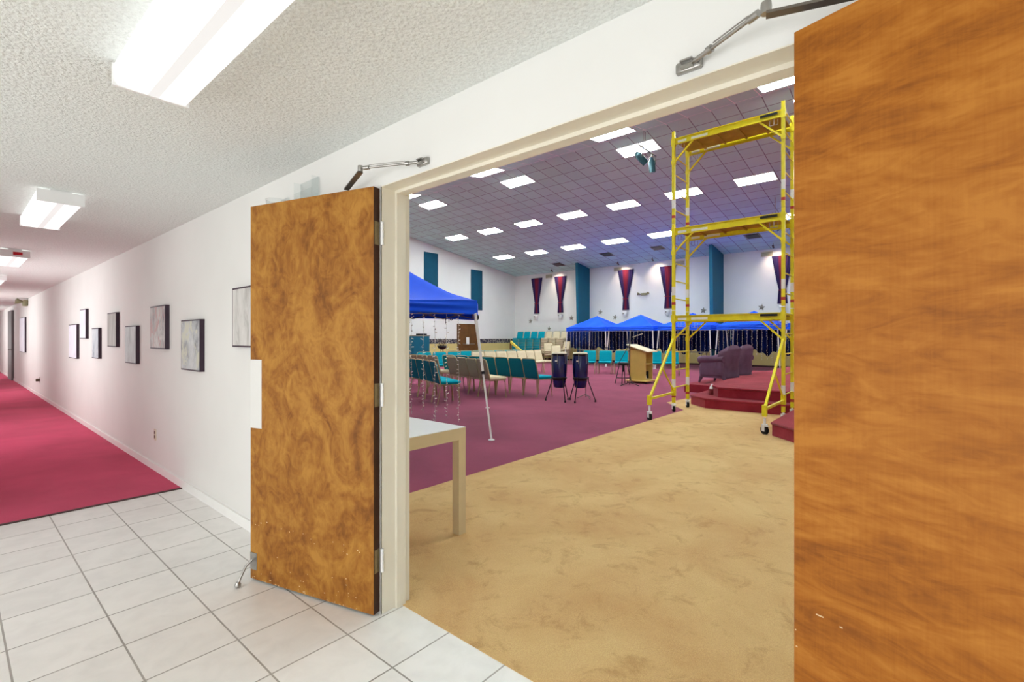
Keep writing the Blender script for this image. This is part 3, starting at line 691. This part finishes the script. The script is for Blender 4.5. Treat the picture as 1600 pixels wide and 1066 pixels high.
def row(start, a0, da, cols, rowname, group, sp=SPC, left=True, gaps={}):
    """start: centre of the rightmost chair (as seen); a0 facing angle; chairs follow to the facing's left side"""
    x, y = start; a = a0; n = len(cols)
    for i, c in enumerate(cols):
        lb = '%s chair, %s in %s' % (c if c == 'teal' else 'beige', ('right end' if i == 0 else ORD[i]+'from the right end'), rowname)
        chair(c, x, y, a, lb, group)
        d = sp+gaps.get(i, 0); s_ = 1 if left else -1
        a2 = a+da/2; x += -math.sin(a2)*d*s_; y += math.cos(a2)*d*s_; a += da
row((6.90, 7.70), D(-26), D(3.0), ['teal']*5, 'the nearest teal row by the canopy leg', 'teal chairs of the nearest row')
row((8.28, 7.64), D(-20), D(2.5), ['beige']*4, 'the beige row before the congas', 'beige chairs of the second row')
row((8.99, 10.25), D(-8), D(2.5), ['beige']*3, 'the beige row end behind the near teal', 'beige chairs of the second row')
row((9.20, 7.01), D(-12), D(2.5), ['teal']*7, 'the teal row directly left of the congas', 'teal chairs of the third row')
row((15.35, 11.45), D(-88), D(-3.0), ['beige']*7, 'the far beige row facing the stage', 'beige chairs of the far row', left=False)
row((11.55, 12.35), D(-110), D(-4), ['teal']*3, 'the far teal group left of the beige', 'teal chairs of the far row', sp=0.56, left=False)
row((15.2, 12.45), D(-90), D(-3), ['teal']*7, 'the teal row behind the far beige', 'teal chairs behind the beige row', left=False)
row((17.35, 7.05), D(-156), 0, ['teal']*6, 'the teal row before the canopies', 'teal chairs before the canopies', sp=0.61, left=False)
SM = {c: stack_mesh(c) for c in ('teal', 'beige')}
for i in range(7):
    c = 'teal' if i < 4 else 'beige'; y = 19.75-0.57*i; n = 10
    for k in range(n):
        o = bpy.data.objects.new('stacking_chair', SM[c]); COL.objects.link(o); o.location = (23.6+0.012*k, y, 0.097*k); o.rotation_euler = (0, 0, PI)
        tag(o, '%s stacked chair, %s of the %stall stack from the hall corner' % (c, 'bottom' if k == 0 else ('top' if k == n-1 else ORD[k]+'from the bottom'), ORD[i]), 'chair', 'chairs in the tall corner stacks')
for si, (x, y, n, a, nm) in enumerate(((21.6, 15.75, 3, D(-140), 'low beige stack left of the white canopy pole'), (21.3, 14.6, 4, D(165), 'low beige stack nearest the white canopy pole'), (20.2, 14.2, 2, D(-130), 'low beige pair behind the congas'))):
    for k in range(n):
        o = bpy.data.objects.new('stacking_chair', SM['beige']); COL.objects.link(o); o.location = (x, y, 0.097*k); o.rotation_euler = (0, 0, a)
        tag(o, 'beige chair, %s of the %s' % ('bottom' if k == 0 else ('top' if k == n-1 else ORD[k]+'up'), nm), 'chair', 'chairs in the low beige stacks')
# yellow handrail before the stacks
r = thing('hand_rail', 'sloping yellow handrail in front of the stacked teal chairs', 'rail', (18.2, 15.6, 0))
MB().bar((0, 0, 1.17), (-1.0, -1.85, 0.52), 0.06, 0.12).build('rail', 'yellow_rail', r)
for p in ((0.02, 0.03, 1.15), (-0.97, -1.80, 0.54)): MB().bar(p, (p[0], p[1], 0), 0.06, 0.06).build('post', 'dark_wood', r)

# ------------------------------------------------------------------ canopies with light curtains
def strand(length, n, seed, wire=0.0022, led=0.009):
    rnd = random.Random(seed); b = MB(); b.cur = 0
    pts = [(0.006*math.sin(k*1.3+seed), 0.006*math.cos(k*1.7), -length*k/10) for k in range(11)]
    b.tube(pts, wire, 4); b.cur = 1
    for k in range(n):
        z = -length*(k+rnd.random()*0.6)/n; a = rnd.uniform(0, 2*PI); L = led*rnd.uniform(1.5, 3.0); q = rnd.uniform(-0.6, 0.6)*L
        b.tube([(0, 0, z), (L*math.cos(a), L*math.sin(a), z+q)], led*0.42, 5)
    return b
def canopy(cx, cy, rz, size, ze, zp, spread, label, group, feet=None, seed=0, pw=1.08):
    r = thing('pop_up_canopy', label, 'canopy', (cx, cy, 0), rz, group); h = size/2
    N = 28
    def roof(u, v):
        x, y = (2*u-1), (2*v-1); m = max(abs(x), abs(y)); mn = min(abs(x), abs(y))
        z = ze+0.20+(zp-ze-0.20)*((1-m)**pw) - 0.05*math.sin(PI*m)*(1-mn/max(m, 1e-6)) + 0.008*math.sin(9*x*y+seed)*m
        return (x*h, y*h, z)
    b = MB(); b.grid(roof, N, N)
    def val(k):
        def fn(u, v):
            t_ = 2*u-1; sag = 0.028*(1-t_*t_)
            wv = (0.012+0.012*(size > 2.3))*math.sin(v*11+u*4+seed+k)*(1-t_**4)
            d = h+0.012+wv; z = ze+0.20*v - sag*(1-v)*(-1)
            p = [(t_*h*1.01, -d), (d, t_*h*1.01), (-t_*h*1.01, d), (-d, -t_*h*1.01)][k]
            return (p[0], p[1], z)
        return fn
    b.build('canopy_top', 'canopy_blue', r)
    for k in range(4):
        vb = MB(); vb.grid(val(k), 16, 10); vb.build('valance', 'canopy_blue', r)
    for i, (sx, sy) in enumerate(((-1, -1), (1, -1), (1, 1), (-1, 1))):
        top = (sx*(h-0.03), sy*(h-0.03), ze+0.14); bot = (sx*spread/2, sy*spread/2, 0.012)
        if feet and i in feet: bot = feet[i]
        T0, B0 = Vector(top), Vector(bot); M0 = T0.lerp(B0, 0.52)
        l_ = MB().bar(top, M0, 0.034, 0.034).build('leg', 'white_metal', r)
        MB().bar(M0, bot, 0.026, 0.026).build('lower_tube', 'white_metal', l_)
        MB().bar(M0+(T0-B0).normalized()*0.02, M0-(T0-B0).normalized()*0.02, 0.046, 0.046).build('collar', 'black_plastic', l_)
        MB().lathe([(0.045, -0.012), (0.045, -0.004), (0.02, 0.006)], tuple(B0), 10).build('foot', 'white_metal', l_)
    # scissor truss under the fabric
    tr = MB()
    for k in range(4):
        ang = k*PI/2; c_, s_ = math.cos(ang), math.sin(ang)
        def R(x, y, z): return (x*c_-y*s_, x*s_+y*c_, z)
        z0, z1 = ze+0.02, ze+0.17; q = h-0.05
        for (x0, x1) in ((-q, -q/2), (-q/2, 0), (0, q/2), (q/2, q)):
            tr.tube([R(x0, -q, z0), R(x1, -q, z1)], 0.009, 5); tr.tube([R(x0, -q, z1), R(x1, -q, z0)], 0.009, 5)
    tr.build('truss', 'dark_steel', r)
    return r
loc_ = Matrix.Rotation(-D(45), 3, 'Z') @ Vector((4.79-4.90, 4.45-6.50, 0))   # foot of the leg nearest the door
loc1 = Matrix.Rotation(-D(45), 3, 'Z') @ Vector((6.925-4.90, 6.54-6.50, 0))
near = canopy(4.90, 6.50, D(45), 2.34, 1.72, 2.52, 2.9, 'nearest bright blue pop-up canopy beside the door jamb', 'blue pop-up canopies', feet={0: (loc_.x, loc_.y, 0.012), 1: (loc1.x, loc1.y, 0.012)}, seed=1.0, pw=1.3)
def curtain(origin, dirv, n, gap, length, leds, label, group, led=0.007, jit=0.0, wire=0.0022):
    r = thing('string_light_curtain', label, 'string lights', origin, 0, group); rnd = random.Random(len(label))
    d = Vector(dirv).normalized()
    b = MB(); b.tube([(0, 0, 0), tuple(d*gap*(n+0.2))], 0.004, 5); b.build('header_wire', 'string_wire', r)
    for k in range(n):
        o = strand(length*(1-jit*rnd.random()), leds, k*1.7, wire, led).build('light_strand', ['string_wire', 'led'], r); o.location = d*(gap*(k+0.5))
ca = D(135)
curtain((4.90-0.12, 4.97, 1.73), (math.cos(ca), math.sin(ca), 0), 13, 0.165, 1.62, 30, 'white string lights hanging from the nearest blue canopy over the table', 'string light curtains', 0.013, 0.15, 0.0018)
FARY = [12.80, 10.40, 7.90, 5.36, 2.84]
fl = ['leftmost far blue canopy by the stacked chairs', 'second far blue canopy from the left', 'third far blue canopy, its peak beside the scaffold left posts', 'fourth far blue canopy above the armchairs', 'rightmost far blue canopy, almost hidden by the right door']
for i, y in enumerate(FARY):
    canopy(21.78, y, 0, 2.26, 1.70, 2.51, 2.44, fl[i], 'blue pop-up canopies', seed=float(i))
    curtain((20.62, y-1.2, 1.69), (0, 1, 0), 13, 0.18, 1.35, 16, 'white string lights hanging from the '+fl[i].split(' blue')[0]+' canopy', 'string light curtains', 0.012, 0.25, 0.0025)
    # navy cloth between the back legs
    bb = MB(); sd = i*1.3
    def fold(u, v, y=y, sd=sd): 
        return (23.03+0.04*math.sin(u*38+sd)+0.015*math.sin(u*91), y-1.25+(2.5 if y < 12 else 4.0)*u, (0.72+0.10*math.sin(u*17+sd)+0.06*math.sin(u*43))*(1-v)+1.95*v)
    bb.grid(fold, 90, 3); o = bb.build('backdrop_cloth', 'navy_backdrop'); sm = o.modifiers.new('thick', 'SOLIDIFY'); sm.thickness = 0.01
    tag(o, 'navy gathered cloth behind the '+fl[i].split(' blue')[0]+' canopy', 'backdrop', 'navy cloths behind the far canopies')
for (x, y, lb) in ((21.8, 12.9, 'grey folding table under the leftmost far canopy'), (21.9, 10.5, 'grey folding table under the second far canopy'), (21.9, 8.2, 'grey folding table under the third far canopy')):
    r = thing('folding_table', lb, 'table', (x, y, 0), 0, 'folding tables under the far canopies')
    MB().rbox(-0.38, 0.38, -0.9, 0.9, 0.71, 0.75, 0.012).build('tabletop', 'table_grey', r)
    for sx in (-1, 1):
        for sy in (-1, 1): MB().tube([(0.3*sx, 0.75*sy, 0.71), (0.3*sx, 0.8*sy, 0)], 0.014, 6).build('leg', 'dark_steel', r)

# ------------------------------------------------------------------ stage
step = [(10.10, 3.70), (9.685, 3.27), (9.685, 1.66), (9.685, -6.0), (19.0, -6.0), (19.0, 4.67), (12.29, 4.67), (12.29, 3.70)]
r = thing('stage', 'dark red carpeted stage platform with steps behind the scaffold', 'stage', (0, 0, 0))
MB().prism(list(reversed(step)), 0.0, 0.195).build('lower_step', 'carpet_stage', r)
MB().prism(list(reversed([(10.62, 3.50), (10.02, 3.13), (10.02, -5.6), (18.6, -5.6), (18.6, 3.50)])), 0.195, 0.40).build('platform', 'carpet_stage', r)
MB().prism([(7.58, 1.63), (6.3, 0.33), (6.3, -3.0), (9.68, -3.0), (9.68, 1.63)], 0.0, 0.195).build('side_step', 'carpet_stage', r)
b = MB()
ov = 0.02
for pts, z in (([(12.29, 3.70), (10.10, 3.70), (9.685, 3.27), (9.685, 1.66)], 0.195), ([(18.6, 3.50), (10.62, 3.50), (10.02, 3.13), (10.02, -5.6)], 0.40), ([(9.68, 1.63), (7.58, 1.63), (6.3, 0.33)], 0.195)):
    b.tube([(x, y, z-0.018) for x, y in pts], 0.02, 8)
b.build('nosing', 'carpet_stage', r)
def tissue(x, y, z, lb):
    r = thing('tissue_box', lb, 'tissue box', (x, y, z), D(35), 'tissue boxes on the stage steps')
    MB().rbox(-0.058, 0.058, -0.058, 0.058, 0, 0.125, 0.004).build('box', 'tissue_box', r)
    b = MB()
    def fn(u, v):
        a = 2*PI*u; rr = 0.055*(1-v)**0.7*(1+0.25*math.sin(a*3)); return (rr*math.cos(a), rr*math.sin(a), 0.124+0.11*v)
    b.grid(fn, 18, 6); b.build('tissue', 'tissue', r)
tissue(10.38, 3.36, 0.196, 'burgundy tissue box on the stage step left of the platform corner')
tissue(9.10, 1.52, 0.196, 'tissue box on the near step, mostly hidden by the right door')

# ------------------------------------------------------------------ armchairs
def armchair(x, y, rz, lb):
    r = thing('wingback_armchair', lb, 'armchair', (x, y, 0.196), rz, 'purple armchairs by the stage')
    # local: faces +X, width along Y
    sk = MB()
    def base(u, v):
        a = 2*PI*u; cx_, cy_ = math.cos(a), math.sin(a); k = 1/max(abs(cx_)**6+abs(cy_)**6, 1e-6)**(1/6)
        w_ = 0.40-0.03*(1-v); return (cx_*k*0.38, cy_*k*w_, 0.15+0.27*v)
    sk.grid(base, 32, 6); sk.build('seat_base', 'purple_upholstery', r)
    MB().rbox(-0.28, 0.42, -0.26, 0.26, 0.36, 0.52, 0.05).build('seat_cushion', 'purple_upholstery', r)
    for sy in (-1, 1):
        b = MB(); y0, y1 = (0.26, 0.40) if sy > 0 else (-0.40, -0.26)
        b.rbox(-0.34, 0.30, y0, y1, 0.2, 0.60, 0.04)
        b.tube([(-0.36, sy*0.34, 0.635), (-0.1, sy*0.345, 0.63), (0.2, sy*0.35, 0.625), (0.335, sy*0.35, 0.60)], 0.095, 14, rs=[0.075, 0.095, 0.10, 0.092])
        b.build('arm', 'purple_upholstery', r)
        b = MB(); b.tube([(0.30, sy*0.32, 0.17), (0.33, sy*0.33, 0.08), (0.36, sy*0.335, 0.0)], 0.03, 10, rs=[0.05, 0.035, 0.022]); b.build('leg', 'purple_upholstery', r)
        b = MB(); b.tube([(-0.33, sy*0.30, 0.17), (-0.40, sy*0.31, 0.0)], 0.03, 10, rs=[0.045, 0.022]); b.build('leg', 'purple_upholstery', r)
    bk = MB()
    def shell(u, v):
        # closed loop in plan swept up with the recline; rounded camel top
        a = 2*PI*u; yy = math.cos(a); xx = math.sin(a)
        top = 0.99-0.15*abs(yy)**3.2
        z = 0.18+(top-0.18)*v
        wdt = (0.36+0.055*math.sin(PI*min(1, v*1.0)))*(1 if v < 0.93 else 1-0.10*((v-0.93)/0.07))
        th = (0.095+0.02*math.sin(PI*v))*(1 if v < 0.93 else max(0.1, 1-0.9*((v-0.93)/0.07)))
        lean = -0.31-0.20*max(0, (z-0.35))
        wrap = 0.16*abs(yy)**3*(1 if v > 0.35 else v/0.35)
        return (lean+xx*th+wrap, yy*wdt, z)
    bk.grid(shell, 40, 22)
    def cap(u, v):
        p0 = shell(u, 1.0); c = shell(0.25, 1.0); c2 = shell(0.75, 1.0); m = ((c[0]+c2[0])/2, p0[1], p0[2]+0.012)
        return tuple(p0[i]*(1-v)+m[i]*v for i in range(3))
    bk.grid(cap, 40, 2); bk.build('backrest', 'purple_upholstery', r)
    pp = MB(); pp.tube([(-0.50, -0.36, 0.25), (-0.58, -0.41, 0.55), (-0.5, -0.43, 0.84), (-0.52, -0.30, 0.95), (-0.53, 0, 0.99), (-0.52, 0.30, 0.95), (-0.5, 0.43, 0.84), (-0.58, 0.41, 0.55), (-0.50, 0.36, 0.25)], 0.008, 6)
    return r
armchair(13.20, 4.10, D(74), 'plum upholstered armchair at the stage edge, nearer of the pair')
armchair(14.44, 4.10, D(72), 'plum upholstered armchair half hidden behind the nearer one')

# ------------------------------------------------------------------ lectern, stool, microphone stand
r = thing('lectern', 'light wooden lectern with slanted top and open shelves', 'lectern', (13.90, 6.62, 0))
MB().rbox(-0.36, 0.33, -0.36, 0.36, 0.055, 0.095, 0.01).build('base', 'blonde_wood', r)
MB().box(-0.245, -0.225, -0.26, 0.26, 0.095, 1.0).build('side_panel', 'blonde_wood', r); MB().box(0.225, 0.245, -0.26, 0.26, 0.095, 1.0).build('side_panel', 'blonde_wood', r)
MB().box(-0.225, 0.225, 0.24, 0.26, 0.095, 1.08).build('front_panel', 'blonde_wood', r)
for z in (0.57, 0.1): MB().box(-0.225, 0.225, -0.25, 0.24, z, z+0.022).build('shelf', 'blonde_wood', r)
b = MB(); b.M = Matrix.Translation((0, -0.02, 1.06)) @ Matrix.Rotation(D(17), 4, 'X'); b.rbox(-0.34, 0.34, -0.37, 0.37, -0.015, 0.015, 0.006); b.build('reading_top', 'blonde_wood_top', r)
for x in (-0.3, 0.3):
    for y in (-0.3, 0.3): MB().lathe([(0.022, 0.0), (0.026, 0.028), (0.02, 0.055)], (x, y, 0), 10).build('caster', 'black_plastic', r)
for z, x, lb in ((0.592, -0.05, 'white paper cup on the upper lectern shelf'), ):
    o = MB().lathe([(0.03, 0), (0.04, 0.14), (0.037, 0.14)], (0, 0, 0), 12).build('paper_cup', 'tissue'); o.location = (13.82, 6.5, z); tag(o, lb, 'cup')
r = thing('paper_stack', 'white papers leaning on the bottom lectern shelf', 'papers', (13.86, 6.47, 0.122), 0.3); MB().bar((0, 0, 0.0), (-0.06, 0.05, 0.2), 0.16, 0.012).build('sheet', 'tissue', r)
o = MB().bar((0, 0, 0.012), (0.05, 0.03, 0.22), 0.16, 0.03).build('binder', 'black_plastic'); o.location = (13.99, 6.50, 0.122); tag(o, 'dark binder standing on the bottom lectern shelf', 'binder')
r = thing('round_stool', 'black metal round stool left of the lectern', 'stool', (13.20, 6.86, 0))
MB().lathe([(0.16, 0.57), (0.18, 0.60), (0.17, 0.64), (0.05, 0.645)], (0, 0, 0), 20).build('seat', 'black_plastic', r)
MB().lathe([(0.03, 0.36), (0.035, 0.57)], (0, 0, 0), 10).build('screw_post', 'black_plastic', r)
for k in range(4):
    a = k*PI/2+0.3; MB().tube([(0.12*math.cos(a), 0.12*math.sin(a), 0.58), (0.25*math.cos(a), 0.25*math.sin(a), 0)], 0.012, 6).build('leg', 'black_plastic', r)
b = MB(); b.tube([(0.215*math.cos(2*PI*k/20), 0.215*math.sin(2*PI*k/20), 0.18) for k in range(21)], 0.009, 6); b.build('foot_ring', 'black_plastic', r)
r = thing('microphone_stand', 'black microphone boom stand in front of the stool', 'microphone stand', (12.80, 6.45, 0))
for k in range(3): a = k*2.094+0.5; MB().tube([(0, 0, 0.10), (0.30*math.cos(a), 0.30*math.sin(a), 0.012)], 0.011, 6).build('leg', 'black_plastic', r)
MB().tube([(0, 0, 0.05), (0, 0, 1.20)], 0.011, 8).build('pole', 'black_plastic', r)
MB().tube([(-0.18, 0.26, 0.64), (0.0, 0.0, 1.20), (0.11, -0.16, 1.44)], 0.009, 6).build('boom', 'black_plastic', r)
MB().tube([(0.07, -0.05, 1.40), (0.22, -0.30, 1.50)], 0.014, 8).build('microphone', 'steel', r)

# ------------------------------------------------------------------ congas
def conga(x, y, feet, lb):
    r = thing('conga_drum', lb, 'drum', (x, y, 0), 0, 'blue conga drums')
    MB().lathe([(0.118, 0.31), (0.135, 0.38), (0.152, 0.50), (0.163, 0.64), (0.168, 0.78), (0.163, 0.90), (0.150, 1.02)], (0, 0, 0), 28).build('shell', 'drum_blue', r)
    MB().lathe([(0.102, 0.30), (0.104, 0.30), (0.156, 0.495), (0.158, 0.51), (0.153, 0.515)], (0, 0, 0), 28).build('lower_band', 'drum_black', r)
    MB().lathe([(0.152, 1.0), (0.162, 1.0), (0.163, 1.035), (0.156, 1.04)], (0, 0, 0), 28).build('tension_hoop', 'drum_black', r)
    MB().lathe([(0.155, 1.035), (0.154, 1.06), (0.14, 1.068), (0.001, 1.07)], (0, 0, 0), 28).build('drum_head', 'drum_skin', r)
    for k in range(6):
        a = k*PI/3+0.35; c_, s_ = math.cos(a), math.sin(a)
        MB().tube([(0.168*c_, 0.168*s_, 1.02), (0.178*c_, 0.178*s_, 0.86), (0.172*c_, 0.172*s_, 0.82)], 0.006, 6).build('tension_rod', 'steel', r)
    # maker's badge facing the camera
    d = Vector((-0.76, -0.65, 0)).normalized(); q = Vector((0.65, -0.76, 0))
    p = d*0.166-q*0.085; MB().bar(p+Vector((0,0,0.885))-q*0.025, p+Vector((0,0,0.885))+q*0.025, 0.006, 0.028).build('badge', 'white_metal', r)
    MB().lathe([(0.155, 0.50), (0.168, 0.505), (0.168, 0.525), (0.160, 0.53)], (0, 0, 0), 24).build('stand_ring', 'black_plastic', r)
    for fx, fy in feet:
        v = Vector((fx-x, fy-y, 0)); n = v.normalized()
        l_ = MB().tube([n*0.172+Vector((0,0,0.54)), n*0.172+Vector((0,0,0.44)), v+Vector((0,0,0.035))], 0.011, 8).build('leg', 'black_plastic', r)
        MB().lathe([(0.018, 0), (0.02, 0.02), (0.013, 0.05)], tuple(v), 10).build('rubber_foot', 'rubber', l_)
conga(8.69, 6.05, ((8.58, 6.34), (8.57, 5.82), (8.98, 6.02)), 'blue conga drum on black stand legs, left of the pair')
conga(8.92, 5.66, ((9.00, 5.98), (8.63, 5.61), (9.06, 5.37)), 'blue conga drum on black stand legs, right of the pair')
r = thing('cymbal_stand_base', 'small chrome tripod base on the floor behind the right conga', 'stand', (9.45, 5.85, 0))
for k in range(3): a = k*2.094; MB().tube([(0, 0, 0.10), (0.2*math.cos(a), 0.2*math.sin(a), 0.01)], 0.008, 6).build('leg', 'dark_steel', r)
MB().tube([(0, 0, 0.03), (0, 0, 0.42)], 0.012, 8).build('pole', 'dark_steel', r)

# ------------------------------------------------------------------ near table
r = thing('parsons_table', 'white-topped birch table just inside the door on the left', 'table', (0, 0, 0))
TX0, TX1, TY0, TY1, TZ = 1.66, 2.395, 2.475, 3.50, 0.756
MB().box(TX0, TX1, TY0, TY1, TZ-0.004, TZ).build('tabletop', 'table_white', r)
b = MB(); L_ = 0.066
b.box(TX0, TX1, TY0, TY0+L_*0.9, TZ-0.085, TZ-0.004); b.box(TX0, TX1, TY1-L_*0.9, TY1, TZ-0.085, TZ-0.004); b.box(TX0, TX0+L_*0.9, TY0+L_*0.9, TY1-L_*0.9, TZ-0.085, TZ-0.004); b.box(TX1-L_*0.9, TX1, TY0+L_*0.9, TY1-L_*0.9, TZ-0.085, TZ-0.004)
b.build('apron', 'table_birch', r)
for x in (TX0, TX1-L_):
    for y in (TY0, TY1-L_): MB().box(x, x+L_, y, y+L_, 0, TZ-0.085).build('leg', 'table_birch', r)

# ------------------------------------------------------------------ rolling scaffold
sc = thing('rolling_scaffold', 'tall yellow rolling scaffold tower with three decks', 'scaffold', (0, 0, 0))
SX0, SX1, SY0, SY1 = 8.84, 9.54, 1.735, 3.56
tiers = [(0.17, 1.90), (1.90, 3.52), (3.52, 5.25)]
PR = 0.026
for y, nm in ((SY1, 'L'), (SY0, 'R')):
    for ti, (z0, z1) in enumerate(tiers):
        b = MB()
        for x in (SX0, SX1): b.bar((x, y, z0), (x, y, z1-0.01), PR*2, PR*2)
        k = 0
        for k in range(20):
            z = 0.12+0.333*k
            if z0+0.02 < z < z1-0.05: b.tube([(SX0, y, z), (SX1, y, z)], 0.012, 8)
        if ti == 2: pass
        e = b.build('ladder_frame', 'scaffold_yellow', sc)
        for x in (SX0, SX1):
            for (za, hh, mt) in ((z0+0.10, 0.05, 'sticker_red'), (z0+0.28, 0.16, 'sticker_white')):
                MB().box(x-PR-0.001, x+PR+0.001, y-PR-0.001, y+PR+0.001, za, za+hh).build('sticker', mt, e)
for (zb, zt) in ((1.685, 1.800), (3.30, 3.425), (4.985, 5.10)):
    d = MB(); d.box(SX0+0.03, SX1-0.03, SY0+0.03, SY1-0.03, zt-0.05, zt-0.03)
    for k in range(1, 5):
        y = SY0+(SY1-SY0)*k/5; d.box(SX0+0.03, SX1-0.03, y-0.015, y+0.015, zt-0.08, zt-0.05)
    d.build('deck', 'scaffold_deck', sc)
    for x in (SX0, SX1):
        b = MB(); s_ = -1 if x == SX0 else 1
        b.box(x-0.006, x+0.006, SY0, SY1, zb, zt); b.box(min(x, x+s_*0.03), max(x, x+s_*0.03), SY0, SY1, zt-0.012, zt); b.box(min(x, x+s_*0.03), max(x, x+s_*0.03), SY0, SY1, zb, zb+0.012)
        for y, q in ((SY0, 1), (SY1, -1)):
            b.box(x-0.034, x+0.034, y-0.034, y+0.034, zb-0.02, zt+0.01)
            b.bar((x, y+q*0.36, zb+0.01), (x, y+q*0.015, zb-0.32), 0.028, 0.028)
            b.box(x-0.033, x+0.033, y-0.033, y+0.033, zb-0.36, zb-0.29)
        f_ = b.build('side_truss', 'scaffold_yellow', sc)
        xx = x-0.032 if x == SX0 else x+0.032
        MB().box(xx-0.002, xx+0.002, SY0+0.08, SY0+0.34, zt-0.06, zt-0.018).build('label', 'sticker_black', f_)
        MB().box(x-0.009, x+0.009, SY1-0.62, SY1-0.33, zb+0.03, zb+0.07).build('label', 'sticker_white', f_)
        MB().box(x-0.009, x+0.009, SY1-0.24, SY1-0.08, zb+0.03, zb+0.07).build('label', 'sticker_white', f_)
        for y, q in ((SY0, 1), (SY1, -1)):
            lk = MB(); lk.tube([(x, y+q*0.08, zb-0.02), (x, y+q*0.08, zb-0.10), (x, y+q*0.20, zb-0.10), (x, y+q*0.20, zb-0.02)], 0.005, 6); lk.tube([(x, y+q*0.14, zb+0.0), (x, y+q*0.14, zb-0.10)], 0.005, 6)
            lk.build('lock_pin', 'steel', f_)
def caster(x, y, z=0.0, rz=0.6):
    c_ = MB(); c_.tube([(x, y, 0.145), (x, y, 0.24)], 0.016, 10); c_.box(x-0.035, x+0.035, y-0.035, y+0.035, 0.138, 0.148)
    M = Matrix.Translation((x, y, 0.062)) @ Matrix.Rotation(rz, 4, 'Z')
    c_.M = M; c_.box(-0.03, 0.03, -0.030, -0.026, -0.015, 0.08); c_.box(-0.03, 0.03, 0.026, 0.030, -0.015, 0.08); c_.box(-0.06, -0.02, -0.02, 0.02, 0.055, 0.07)
    o = c_.build('caster', 'white_metal', sc)
    w_ = MB(); w_.M = M; w_.tube([(0.0, -0.02, 0), (0.0, 0.02, 0)], 0.062, 20); w_.build('wheel', 'rubber', o)
    w_ = MB(); w_.M = M; w_.tube([(0.0, -0.028, 0), (0.0, 0.028, 0)], 0.018, 12); w_.build('hub', 'steel', o)
for x, y in ((SX0, SY1), (SX1, SY1), (SX0, SY0)): caster(x, y)
caster(SX1, SY0)
for y, ox in ((SY1, 7.66), (SY0, 7.62)):
    b = MB(); oy = y-0.06 if y == SY1 else y+0.0
    b.bar((SX0-0.01, y, 0.36), (ox, oy, 0.36), 0.034, 0.034); b.bar((ox, oy, 0.36), (SX0-0.02, y, 1.36), 0.036, 0.036)
    mid = Vector((ox, oy, 0.36)).lerp(Vector((SX0-0.02, y, 1.36)), 0.50); b.bar(mid, (SX0-0.03, y, 0.42), 0.022, 0.022)
    b.box(ox-0.03, ox+0.03, oy-0.03, oy+0.03, 0.26, 0.42); b.box(SX0-0.034, SX0+0.034, y-0.034, y+0.034, 0.30, 0.46)
    b.build('outrigger', 'scaffold_yellow', sc)
    caster(ox, oy, 0, 0.9)

# ------------------------------------------------------------------ hanging stage lights
def light_bar(x0, x1, y, z, lb):
    xm = (x0+x1)/2
    r = thing('stage_light_bar', lb, 'light bar', (xm, y, z))
    MB().tube([(x0-xm, 0, 0), (x1-xm, 0, 0)], 0.022, 10).build('bar', 'dark_steel', r)
    xc = min(max(RX, x0+0.1), x1-0.1)-xm if x0 < RX < x1 else 0.0
    b = MB(); b.tube([(xc-0.06, 0, 0), (xc-0.06, 0, cz(xm+xc-0.06)-z-0.01)], 0.006, 6); b.tube([(xc+0.04, 0, 0), (xc+0.04, 0, cz(xm+xc+0.04)-z-0.01)], 0.006, 6); b.build('hanger', 'dark_steel', r)
    return r
def can(x, y, z, aim, lb):
    r = thing('stage_spotlight', lb, 'spotlight', (x, y, z), 0, 'hanging stage spotlights')
    d = Vector(aim).normalized()
    c0 = Vector((0, 0, -0.30)); 
    MB().tube([c0-d*0.20, c0-d*0.12, c0-d*0.11, c0+d*0.20, c0+d*0.21], 0.09, 18, rs=[0.05, 0.075, 0.095, 0.095, 0.10]).build('can', 'teal_can', r)
    MB().tube([c0+d*0.195, c0+d*0.214], 0.085, 18).build('lens', 'black_plastic', r)
    q = d.cross(Vector((0, 0, 1))).normalized()*0.115
    b = MB(); b.tube([c0-q, c0-q+Vector((0, 0, 0.2)), Vector((0, 0, -0.05))-q*0.2, Vector((0, 0, -0.05))+q*0.2, c0+q+Vector((0, 0, 0.2)), c0+q], 0.010, 6); b.tube([(0, 0, -0.06), (0, 0, 0.03)], 0.02, 8)
    b.build('yoke', 'dark_steel', r)
light_bar(12.37, 13.52, 5.98, 6.71, 'dark light bar hanging from the hall ceiling ridge')
can(12.52, 5.98, 6.68, (0.5, -0.5, -0.72), 'dark teal stage spotlight at the near end of the hanging bar')
can(13.25, 5.98, 6.68, (0.16, 0.0, -1), 'dark teal stage spotlight at the far end of the hanging bar')
light_bar(18.4, 19.3, 3.95, 5.66, 'light bar seen behind the scaffold right post')
can(18.85, 3.95, 5.63, (0.4, -0.5, -0.6), 'stage spotlight seen behind the scaffold right post')
